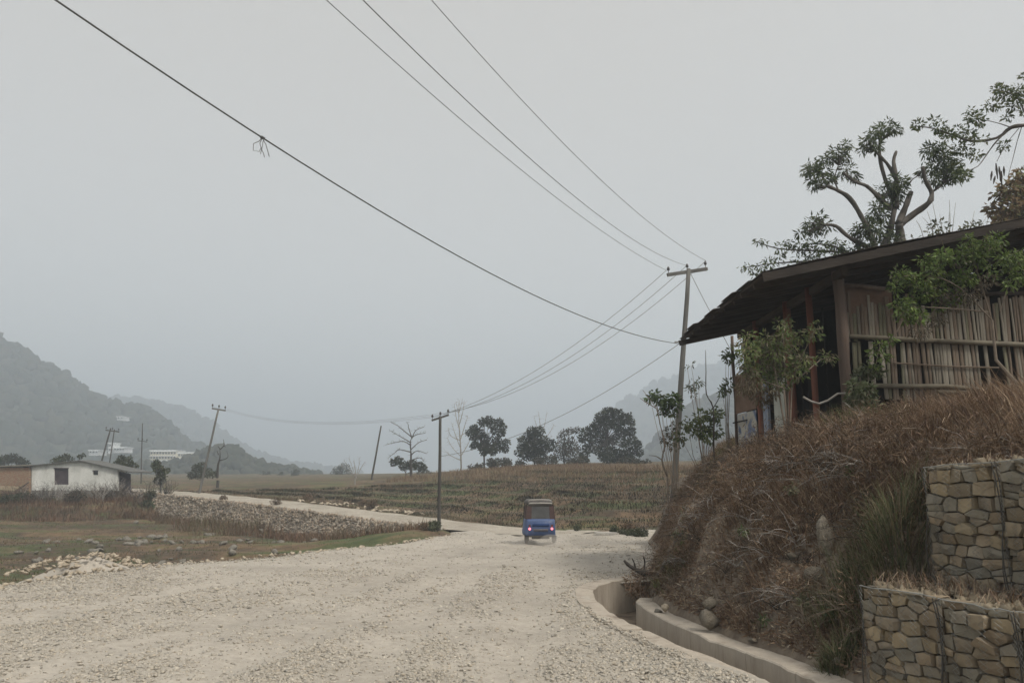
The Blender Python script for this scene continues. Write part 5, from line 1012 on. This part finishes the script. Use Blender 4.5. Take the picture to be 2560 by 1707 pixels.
for k, (u, v, r, lab) in enumerate([(1700, 1345, 20, 'green broad-leaved weed on the nose of the bank'), (1720, 1290, 16, 'small green weed high on the nose of the bank'), (1860, 1330, 16, 'olive weed in the middle of the dry bank'), (1990, 1230, 20, 'green weed in the dry grass below the shed wall'), (2140, 1180, 22, 'grey-green weed above the grass tussocks'), (2240, 1130, 20, 'grey-green weed in the dry grass under the bamboo wall'), (1900, 1560, 14, 'low green weed just above the drain wall'), (2010, 1500, 18, 'green weed left of the lower gabion'), (2080, 1540, 18, 'green weed close to the lower gabion'), (1800, 1200, 14, 'small olive weed near the top of the bank')]):
    Yh = bank_hit(u, v) - .08
    weed(lab, u, v + r * .8, Yh, [(u + random.uniform(-.9, .9) * r, v + random.uniform(-.9, .3) * r, r * random.uniform(.45, .7)) for _ in range(7)], [[(.10, .125, .055), (.075, .10, .045), (.15, .15, .08)], [(.12, .12, .07), (.16, .145, .09), (.09, .10, .055)]][k % 2], .07, dens=16, wr=.42)
def one_rock(label, u, v, Y, s, m, sc=(1, 1, 1), seed=0, dz=0):
    vv, t = hull(seed, 15, (1, .8, .85)); me = np_mesh('bank_rock', vv, t); me.materials.append(m); o = bpy.data.objects.new('bank_rock', me); COL.objects.link(o)
    Y = bank_hit(u, v) - .05 if Y < 0 else Y; o.location = P(u, v, Y); o.scale = [s * q for q in sc]; o.rotation_euler = (0, 0, seed); return tag(o, label, 'rock')
one_rock('upper pale boulder of the small stack behind the drain wall', 1772, 1508, 10.45, .14, M['midrock'], (1, 1, .75), 211); one_rock('lower pale boulder of the small stack behind the drain wall', 1774, 1545, 10.4, .18, M['midrock'], (.95, 1, 1.0), 212)
one_rock('small pale stone on top of the drain wall', 1662, 1518, 12.1, .085, M['rubble'], (1, 1, .9), 203); one_rock('dark small stone beside the pale one on the drain wall', 1645, 1528, 12.2, .075, M['boulder'], (1.2, 1, .7), 204)
for k, (u, v, s_, sc_, lab) in enumerate([(2072, 1350, .30, (.75, .7, 1.45), 'tall tan rock face showing through the brush left of the gabions'), (2040, 1440, .17, (1.1, .8, .9), 'tan rock under the tall rock face on the bank'), (2000, 1320, .11, (1.2, .8, .8), 'tan rock poking from the brush left of the tall rock face'), (2100, 1655, .1, (1, 1, .8), 'squat tan rock at the foot of the lower gabion'), (2075, 1620, .06, (1, 1, .8), 'small pale rock left of the lower gabion foot'), (1935, 1480, .1, (1, 1, .8), 'small grey rock in the middle of the brown bank'), (1880, 1600, .06, (1.3, 1, .7), 'flat pale rock just above the drain wall'), (1980, 1390, .09, (1, 1, .8), 'little pale stone in the brush beside the rock face')]):
    one_rock(lab, u, v, -1, s_, M['midrock'], sc_, 225 + k)
for i in range(60):
    y = random.uniform(6.6, 12.5); x = float(np.interp(y, TOE[:, 1], TOE[:, 0])) + random.uniform(.02, .5)
    rock('bank_stone', ROCKM, x, y, float(bank_z(np.array(x), np.array(y))) + .01, random.uniform(.025, .06), 'small stone on the bare soil along the foot of the bank', 'rock', 'stones at the foot of the bank')

# ------------------------------------------------------------------ trees of the middle distance and valley
DKT = [(.03, .038, .025), (.045, .052, .032), (.065, .07, .042), (.022, .028, .02)]
def far_tree(label, clumps, Y, trunk, cols, dens, L_, name='broadleaf_tree', group='trees on the crest', r=.14, cat='tree', branches=True):
    u, v = trunk; b = P(u, v, Y); zg = float(ground_z(np.array(b[0]), np.array(Y))); b[2] = zg
    o = tag(empty(name, b), label, cat, group); mb = MB(); top = P(u, min(c[1] for c in clumps) + 12, Y); mid = (b + top) / 2 + rng.normal(0, .15, 3) * np.array((1, .3, 0))
    mb.tube([b - (0, 0, .3), mid, top], [r, r * .7, r * .25], 6)
    if branches:
        for (a, c_, rr) in clumps: e = P(a, c_, Y + random.uniform(-.6, .6)); s0 = b + (top - b) * random.uniform(.25, .6); mb.tube([s0, (s0 + e) / 2 + (0, 0, -.15), e], [r * .4, r * .28, r * .1], 4)
    mb.build('trunk', M['bark_dark'], o, True); stuff('crown', clump_leaves([(a, b_, c * .93) for a, b_, c in clumps], Y, dens * 1.5, L_ * .9, .7, cols, .1, dj=1.2, varc=.35), M['far_leaf'], None, None, o); return o
def z3(l): return [(*Z3(x, y), r / 3.563) for x, y, r in l]
far_tree('dark clumpy tree on the crest, left of the evergreen group', z3([(450, 430, 45), (490, 400, 50), (490, 470, 50), (560, 340, 50), (610, 320, 50), (640, 370, 40), (700, 340, 45), (730, 390, 45), (720, 440, 40), (660, 420, 30), (530, 440, 50), (580, 480, 50), (560, 550, 55), (500, 540, 40), (620, 560, 50), (680, 500, 45), (700, 560, 55), (770, 520, 40), (650, 600, 40), (570, 600, 40), (760, 580, 35), (470, 560, 25)]), 100, (1211, 1160), DKT, 90, .30)
far_tree('dark round evergreen in the middle of the crest trees', z3([(1000, 420, 55), (1060, 420, 55), (960, 470, 50), (900, 490, 35), (1030, 490, 70), (1110, 500, 50), (920, 560, 55), (980, 560, 70), (1080, 570, 80), (880, 610, 40), (960, 630, 70), (1060, 640, 80), (1160, 560, 45), (1180, 520, 30)]), 102, (1335, 1162), DKT, 90, .30)
far_tree('brownish half-leafless tree between the dark crest evergreens', z3([(1290, 430, 40), (1340, 420, 40), (1400, 410, 40), (1260, 480, 40), (1330, 500, 50), (1240, 560, 55), (1300, 580, 70), (1380, 560, 60), (1220, 640, 60), (1320, 650, 70), (1400, 640, 60), (1250, 440, 25)]), 108, (1412, 1165), [(.06, .06, .04), (.085, .07, .05), (.045, .05, .032)], 60, .28)
far_tree('largest dark evergreen tree, right end of the crest group', z3([(1620, 290, 60), (1690, 260, 60), (1760, 270, 60), (1640, 240, 25), (1700, 230, 25), (1820, 310, 60), (1880, 340, 40), (1860, 280, 30), (1580, 350, 55), (1660, 350, 70), (1760, 360, 70), (1540, 400, 55), (1480, 420, 45), (1620, 430, 60), (1790, 440, 60), (1870, 420, 55), (1450, 480, 50), (1540, 490, 60), (1640, 510, 55), (1720, 500, 50), (1890, 500, 50), (1930, 540, 50), (1820, 530, 50), (1500, 570, 55), (1600, 590, 60), (1700, 600, 60), (1780, 620, 60), (1880, 610, 55), (1950, 610, 40), (1680, 660, 60), (1780, 670, 60), (1860, 660, 50), (1460, 630, 45), (1620, 650, 40)]), 100, (1518, 1162), DKT, 95, .30)
for k, (u, v, r, lab) in enumerate([(1245, 1160, 16, 'low brush left of the clumpy crest tree foot'), (1285, 1160, 20, 'low brush between the clumpy tree and the round evergreen'), (1365, 1158, 22, 'low brush right of the round crest evergreen'), (1440, 1160, 20, 'low brush left of the largest crest evergreen'), (1560, 1160, 22, 'low brush under the right side of the largest evergreen'), (1610, 1165, 20, 'low brush at the right end of the crest trees'), (1190, 1168, 12, 'low brush beside the pale leafless tree foot')]):
    far_tree(lab, [(u + random.uniform(-1.3, 1.3) * r, v + random.uniform(-.5, .4) * r, r * random.uniform(.4, .75)) for _ in range(7)], 96 + k % 3, (u, v + 10), [(.06, .058, .04), (.085, .075, .05), (.045, .048, .032)], 90, .25, 'crest_brush', 'low brush among the crest trees', .05, 'brush')
def bare_tree(label, u, v0, v1, Y, limbs, r, m, name='bare_tree', group='leafless trees', twigs=2, twl=10):
    b = P(u, v0, Y); zg = float(ground_z(np.array(b[0]), np.array(Y))); o = tag(empty(name, (b[0], Y, zg)), label, 'bare tree', group); mb = MB()
    mb.tube([(b[0], Y, zg - .3), b], [r * 1.1, r], 6)
    for k, pts in enumerate(limbs):
        Q = limb(mb, pts, r if k == 0 else r * .42, r * .12, Y, 5, .25)
        for q in Q[2:]:
            for _ in range(twigs):
                d = rng.normal(size=3) * np.array((1, .6, .7)) + (0, 0, .35); d /= np.linalg.norm(d); e = q + d * twl * PX(Y) * random.uniform(.5, 1.2); mb.tube([q, (q + e) / 2 + rng.normal(0, .03, 3), e], [r * .10, r * .08, r * .05], 3, cap=False)
    mb.build('branches', m, o); return o
Z2 = lambda x, y: (400 + x / 2.94, 960 + y / 2.94)
bare_tree('spreading bare tree with layered horizontal limbs left of the bend pole', 1028, 1165, 1060, 92, [[Z2(1843, 610), Z2(1845, 520), Z2(1840, 430), Z2(1850, 390)], [Z2(1850, 390), Z2(1790, 340), Z2(1740, 300), Z2(1700, 282)], [Z2(1850, 390), Z2(1830, 330), Z2(1820, 280)], [Z2(1850, 390), Z2(1890, 370), Z2(1950, 360)], [Z2(1850, 400), Z2(1880, 340), Z2(1940, 315)], [Z2(1845, 450), Z2(1790, 420), Z2(1720, 430), Z2(1660, 445)], [Z2(1845, 500), Z2(1760, 480), Z2(1730, 500), Z2(1680, 540)], [Z2(1845, 480), Z2(1900, 430), Z2(1960, 410)], [Z2(1845, 520), Z2(1890, 490), Z2(1960, 510)], [Z2(1845, 430), Z2(1760, 380), Z2(1690, 340)], [Z2(1846, 560), Z2(1910, 540), Z2(1940, 570)]], .16, M['bark_dark'], twigs=2, twl=8)
bare_tree('tall pale leafless tree right of the bend pole', 1152, 1170, 1000, 104, [[(1153, 1170), (1151, 1110), (1147, 1050), (1148, 1000)], [(1151, 1120), (1138, 1085), (1130, 1060)], [(1151, 1100), (1163, 1060), (1170, 1040)], [(1150, 1080), (1140, 1040), (1136, 1010)], [(1149, 1060), (1158, 1025), (1160, 1005)], [(1152, 1140), (1132, 1120), (1118, 1095)], [(1152, 1140), (1170, 1110), (1178, 1090)], [(1150, 1100), (1128, 1090), (1120, 1070)], [(1152, 1150), (1130, 1140), (1115, 1130)], [(1151, 1090), (1172, 1075)], [(1148, 1040), (1140, 1005)], [(1148, 1030), (1156, 1000)]], .13, M['dead_pale'], twigs=3, twl=11)
bare_tree('pale leafless tree top rising behind the middle evergreens', 1352, 1150, 1030, 118, [[(1352, 1150), (1353, 1100), (1350, 1060), (1346, 1030)], [(1353, 1100), (1362, 1060), (1366, 1035)], [(1353, 1090), (1340, 1060), (1336, 1040)], [(1353, 1110), (1375, 1080), (1385, 1062)], [(1353, 1120), (1380, 1090)]], .11, M['dead_pale'], twigs=3, twl=10)
bare_tree('dead dark snag with stubby limbs beside the leaning pole', 545, 1200, 1105, 85, [[Z2(420, 690), Z2(425, 600), Z2(440, 540), Z2(440, 470)], [Z2(440, 560), Z2(480, 550), Z2(500, 530), Z2(490, 490)], [Z2(440, 480), Z2(470, 450), Z2(465, 405)], [Z2(465, 455), Z2(485, 460)], [Z2(430, 520), Z2(420, 490)], [Z2(440, 475), Z2(425, 455)]], .15, M['bark_dark'], twigs=0, name='dead_snag')
bare_tree('fan-shaped pale twiggy bush on the field edge near the slanting pole', 888, 1195, 1150, 84, [[(890, 1196), (888, 1175), (885, 1150)], [(890, 1195), (870, 1165), (860, 1150)], [(890, 1195), (905, 1165), (912, 1155)], [(890, 1195), (878, 1160), (872, 1145)], [(890, 1195), (898, 1160), (898, 1145)], [(890, 1190), (862, 1172), (852, 1160)]], .07, M['dead_pale'], twigs=3, twl=9, name='twiggy_bush')
VG = [(.035, .045, .026), (.05, .058, .034), (.065, .066, .042)]
far_tree('low dark bush under the spreading bare tree', [(985, 1155, 12), (995, 1150, 12), (1010, 1165, 14), (1030, 1162, 16), (1048, 1165, 14), (1060, 1168, 8)], 96, (1015, 1175), VG, 110, .25, 'bush', 'valley bushes', .06, 'bush')
for lab, cl_, Y, tr_ in [
    ('hazy round tree behind the pale twiggy bush', [(845, 1175, 14), (860, 1170, 16), (850, 1188, 14), (835, 1185, 10), (872, 1182, 10)], 210, (850, 1198)),
    ('small hazy tree alone in the valley gap', [(737, 1182, 10), (733, 1190, 8), (742, 1178, 7), (742, 1192, 8)], 200, (738, 1200)),
    ('low hazy bush left of the lone valley tree', [(700, 1190, 9), (690, 1194, 8), (712, 1192, 8), (704, 1184, 6)], 210, (700, 1200)),
    ('hazy treetop next to the far hill foot', [(665, 1182, 9), (658, 1190, 10), (672, 1190, 9)], 220, (664, 1199)),
    ('tiny hazy bush right of the lone valley tree', [(775, 1194, 6), (781, 1196, 5)], 200, (776, 1200)),
    ('brown leafless thicket left of the leaning pole', [(490, 1170, 12), (505, 1165, 12), (500, 1185, 14), (480, 1188, 12), (520, 1182, 14), (535, 1186, 10)], 98, (505, 1200)),
    ('dark bush at the far end of the green field', [(1062, 1180, 8), (1050, 1184, 8), (1075, 1184, 7)], 140, (1062, 1190)),
    ('hazy shrubs behind the roof of the brick building', [(10, 1150, 14), (30, 1145, 14), (50, 1152, 12), (0, 1158, 10), (65, 1158, 8)], 120, (30, 1170)),
    ('dark treetop behind the left part of the white house roof', [(150, 1148, 12), (165, 1142, 10), (135, 1152, 8), (178, 1150, 8), (200, 1142, 6), (208, 1138, 5)], 88, (165, 1165)),
    ('leafy tree behind the right end of the white house', [(305, 1148, 12), (320, 1158, 14), (295, 1160, 12), (335, 1165, 10), (310, 1170, 12), (325, 1142, 5)], 80, (308, 1200)),
    ('slim green tree at the end of the garden hedge', [(390, 1158, 10), (396, 1172, 12), (405, 1185, 12), (415, 1176, 8), (400, 1200, 14), (385, 1165, 7)], 72, (400, 1235))]:
    far_tree(lab, cl_, Y, tr_, VG if Y > 100 else [(.05, .062, .034), (.07, .08, .042), (.085, .08, .05)], 120, .35 if Y > 100 else .22, 'small_tree', 'trees of the valley', .08)

# ------------------------------------------------------------------ white house and brick building at the left
YH = 71.0
def fh(pts, Y, th, m, nm, par):                              # a wall face given by photo points, with thickness behind it
    a = [P(u, v, Y) for u, v in pts]; n = len(a); mb = MB(); mb.add([tuple(p) for p in a] + [tuple(p + (0, th, 0)) for p in a], [tuple(range(n)), tuple(range(2 * n - 1, n - 1, -1))] + [(i, i + n, (i + 1) % n + n, (i + 1) % n) for i in range(n)]); return mb.build(nm, m, par)
wh = tag(empty('white_house', P(187, 1245, YH)), 'low whitewashed house with a shallow gable and dark door, far left', 'house')
# the front wall is built round its door and window openings
fh([(79, 1164), (135, 1160), (135, 1225), (79, 1225)], YH, .25, M['whitewash'], 'wall', wh); fh([(135, 1160), (171, 1156), (171, 1170), (135, 1170)], YH, .25, M['whitewash'], 'wall', wh)
fh([(171, 1156), (196, 1153), (232, 1160), (232, 1225), (171, 1225)], YH, .25, M['whitewash'], 'wall', wh); fh([(232, 1160), (245, 1163), (245, 1176), (232, 1176)], YH, .25, M['whitewash'], 'wall', wh); fh([(232, 1187), (245, 1187), (245, 1225), (232, 1225)], YH, .25, M['whitewash'], 'wall', wh); fh([(245, 1163), (294, 1172), (294, 1225), (245, 1225)], YH, .25, M['whitewash'], 'wall', wh)
fh([(135, 1211), (171, 1211), (171, 1225), (135, 1225)], YH, .25, M['whitewash'], 'wall', wh)
fh([(76, 1225), (297, 1225), (297, 1252), (76, 1252)], YH - .06, .4, M['plinth'], 'plinth', wh)
d_ = fh([(135, 1170), (171, 1170), (171, 1211), (135, 1211)], YH + .12, .06, M['doorwood'], 'door', wh); fh([(134, 1169), (172, 1169), (172, 1171), (134, 1171)], YH - .03, .1, M['doorwood'], 'door_frame', d_)
w_ = fh([(232, 1176), (245, 1176), (245, 1187), (232, 1187)], YH + .14, .04, M['glass'], 'window', wh); fh([(231, 1175), (246, 1175), (246, 1177), (231, 1177)], YH - .03, .08, M['doorwood'], 'window_frame', w_)
MB().box(P(187, 1205, YH + 3.2), (7.6, .2, 2.6)).build('rear_wall', M['whitewash'], wh); MB().box(P(80, 1200, YH + 1.7) + (.15, 0, 0), (.2, 3.0, 2.6)).build('side_wall', M['whitewash'], wh); MB().box(P(292, 1200, YH + 1.7) + (-.1, 0, 0), (.2, 3.0, 2.4)).build('side_wall', M['whitewash'], wh)
def roofpl(a, b, Y, dep, m, par, th=.1):
    p, q = P(*a, Y - .25), P(*b, Y - .25); k = np.array((0, dep, 0)); MB().add([p, q, q + k, p + k, p + (0, 0, th), q + (0, 0, th), q + k + (0, 0, th), p + k + (0, 0, th)], [(3, 2, 1, 0), (4, 5, 6, 7), (0, 1, 5, 4), (1, 2, 6, 5), (2, 3, 7, 6), (3, 0, 4, 7)]).build('roof', m, par)
roofpl((66, 1166), (197, 1153), YH, 4, M['roofgrey'], wh); roofpl((195, 1152), (330, 1182), YH, 4, M['roofgrey'], wh)
fh([(298, 1178), (326, 1184), (326, 1232), (298, 1232)], YH + .6, .1, M['doorwood'], 'lean_to', wh)
bh = tag(empty('brick_building', P(30, 1240, YH - .5)), 'rough brick building with a tattered straw awning at the left edge', 'building')
fh([(-60, 1170), (73, 1168), (73, 1245), (-60, 1245)], YH - .3, .3, M['brick'], 'wall', bh); roofpl((-70, 1168), (76, 1164), YH - .3, 4.5, M['boulder'], bh)
a0, a1 = P(-40, 1214, YH - .6), P(52, 1219, YH - 1.2); MB().add([a0, a1, a1 + (0, -.9, -.35), a0 + (0, -.9, -.25), a0 + (0, 0, .12), a1 + (0, 0, .12), a1 + (0, -.9, -.25), a0 + (0, -.9, -.15)], [(0, 1, 2, 3), (7, 6, 5, 4), (0, 4, 5, 1), (1, 5, 6, 2), (2, 6, 7, 3), (3, 7, 4, 0)]).build('awning', M['thatch'], bh)
MB().beam(P(50, 1221, YH - 1.4), P(72, 1205, YH - 1.2), .12, .08).build('awning_pole', M['bark_dark'], bh)
# hedge of dry stems and bushes along the house bank
for i in range(60):
    u = random.choice([random.uniform(180, 300), random.uniform(290, 430), random.uniform(20, 180)]); Y = random.uniform(67.8, 70.3); x = float(P(u, 1240, Y)[0]); z = float(ground_z(np.array(x), np.array(Y)))
    twig_shrub('hedge_shrub', 'dry upright shrub in the hedge before the white house', (x, Y, z), random.uniform(.9, 1.9), .45, 12, BROWN, 'hedge before the white house', random.choice([M['dead'], M['dead'], M['bark_dark'], M['dead_pale']]), .02, .2)
for i in range(16):
    u = random.choice([random.uniform(150, 300), random.uniform(330, 430), random.uniform(0, 75)]); Y = random.uniform(67.6, 69.8); x = float(P(u, 1240, Y)[0]); z = float(ground_z(np.array(x), np.array(Y))); v0 = 1185 + (CAM_Z - z) / Y * FPX
    o = tag(empty('hedge_bush', (x, Y, z)), 'low green-brown bush in the hedge before the white house', 'bush', 'green bushes before the white house')
    mb = MB(); mb.tube([(x, Y, z - .2), (x, Y, z + .5)], [.04, .02], 5); mb.build('stem', M['bark_dark'], o)
    stuff('foliage', clump_leaves([(u + random.uniform(-10, 10), v0 - random.uniform(4, 16), random.uniform(8, 13)) for _ in range(4)], Y, 70, .16, .6, random.choice([[(.05, .058, .034), (.07, .075, .042)], [(.09, .07, .05), (.07, .058, .042)], [(.055, .065, .035), (.085, .075, .05)]]), .2), M['far_leaf'], None, None, o)
# scattered shrubs on terraces and verge
for i, (u, v, Y, r, c_) in enumerate([(1585, 1330, 37.5, 16, 0), (1560, 1322, 38.5, 14, 0), (1535, 1318, 39.5, 12, 0), (1600, 1310, 37, 18, 0), (1440, 1318, 41.5, 9, 0), (1570, 1292, 41, 16, 1), (1085, 1322, 40.0, 16, 0), (1075, 1332, 39.2, 12, 0), (1060, 1338, 38.8, 10, 1), (930, 1262, 56, 16, 1), (905, 1255, 58, 12, 1), (770, 1240, 62, 12, 1), (660, 1290, 54, 10, 1), (560, 1275, 60, 12, 1), (520, 1285, 58, 14, 1), (690, 1278, 56, 12, 1)]):
    p = P(u, v, Y); z = float(ground_z(np.array(p[0]), np.array(Y))); v0 = 1185 + (CAM_Z - z) / Y * FPX
    o = tag(empty('verge_shrub', (p[0], Y, z)), ['grey-green scrubby bush on the road verge', 'brown scrubby bush on the slope beside the side road'][c_], 'bush', ['green verge bushes', 'brown slope bushes'][c_])
    mb = MB(); mb.tube([(p[0], Y, z - .2), (p[0], Y, z + .3)], [.03, .015], 5); mb.build('stem', M['bark_dark'], o)
    stuff('foliage', clump_leaves([(u + random.uniform(-.7, .7) * r, v0 - random.uniform(.1, .9) * r, r * .6) for _ in range(6)], Y, 120, .11, .45, [[(.085, .095, .055), (.11, .115, .07), (.06, .07, .04)], [(.14, .095, .065), (.11, .08, .055), (.17, .125, .08)]][c_], .1), M['far_leaf'], None, None, o)

# ------------------------------------------------------------------ buildings on the far hillside
def far_building(name, label, u0, u1, v0, v1, Y, m, floors, bays, roof_m=None):
    a, b = P(u0, v1, Y), P(u1, v0, Y); root = tag(empty(name, ((a[0] + b[0]) / 2, Y, a[2] - 1)), label, 'building'); W_ = b[0] - a[0]; H_ = b[2] - a[2]
    MB().box(((a[0] + b[0]) / 2, Y + 5, (a[2] + b[2]) / 2 - .5), (W_, 10, H_ + 1)).build('wall', m, root)
    MB().box(((a[0] + b[0]) / 2, Y + 5, b[2] + .25), (W_ + 1, 11, .5)).build('roof', roof_m or M['bldg2'], root)
    for f in range(floors):
        for k in range(bays):
            x = a[0] + W_ * (k + .5) / bays; z = a[2] + H_ * (f + .55) / floors; MB().box((x, Y - .0, z), (W_ / bays * .5, .3, H_ / floors * .42)).build('window', M['glass'], root)
        MB().box(((a[0] + b[0]) / 2, Y - .5, a[2] + H_ * (f + 1) / floors - .2), (W_ * .98, 1.0, .35)).build('ledge', M['bldg2'], root)
    return root
far_building('school_building', 'large cream building with storeys on the far hillside', 374, 441, 1127, 1150, 420, M['bldg'], 2, 9)
far_building('school_building', 'smaller cream block at the right end of the large hillside building', 443, 486, 1132, 1156, 412, M['bldg'], 2, 6)
far_building('hillside_house', 'low white building in front of the large cream one on the far hillside', 402, 436, 1152, 1161, 405, M['bldg2'], 1, 5)
far_building('hillside_house', 'small white house on the hillside behind the twin poles', 222, 246, 1126, 1134, 470, M['bldg2'], 1, 3)
far_building('hillside_house', 'pale long roof on the hillside right of the twin poles', 284, 312, 1119, 1127, 470, M['bldg2'], 1, 4)
far_building('hillside_house', 'pale square tower house between the twin poles', 270, 280, 1108, 1130, 470, M['bldg2'], 2, 1)
far_building('hillside_house', 'tiny white house high on the left hill shoulder', 292, 308, 1042, 1047, 590, M['bldg2'], 1, 2)
# ------------------------------------------------------------------ haze
def haze_box(x0, x1, y0, y1, z0, z1, dens, col):
    mb = MB(); mb.box(((x0 + x1) / 2, (y0 + y1) / 2, (z0 + z1) / 2), (x1 - x0, y1 - y0, z1 - z0))
    m = bpy.data.materials.new('haze_air'); m.use_nodes = True; n = m.node_tree.nodes; n.clear(); o = n.new('ShaderNodeOutputMaterial')
    pv = n.new('ShaderNodeVolumePrincipled'); pv.inputs['Color'].default_value = (*col, 1); pv.inputs['Density'].default_value = dens; pv.inputs['Anisotropy'].default_value = 0.15
    m.node_tree.links.new(pv.outputs[0], o.inputs['Volume'])
    return tag(mb.build('haze', m), 'pale grey haze filling the valley air', 'haze', kind='stuff')
def dust_puff(x, y, z, sx, sy, sz, dens):
    vv, t = hull(int(x * 10 + 77), 60); me = np_mesh('dust', vv, t); m = bpy.data.materials.new('dust_air'); m.use_nodes = True; n = m.node_tree.nodes; n.clear(); o = n.new('ShaderNodeOutputMaterial')
    pv = n.new('ShaderNodeVolumePrincipled'); pv.inputs['Color'].default_value = (.93, .89, .82, 1); pv.inputs['Density'].default_value = dens; m.node_tree.links.new(pv.outputs[0], o.inputs['Volume'])
    ob = put('dust', me, m); ob.location = (x, y, z); ob.scale = (sx, sy, sz); return tag(ob, 'low dust cloud kicked up behind the rickshaw wheels', 'dust', 'dust behind the rickshaw', 'stuff')
dust_puff(1.7, 31.4, -.72, .75, .8, .42, .38)
dust_puff(.9, 31.9, -.75, 1.3, 1.0, .3, .22)
haze_box(-3400, 3400, -800, 4400, -30, 260, .00135, (.785, .885, .995))
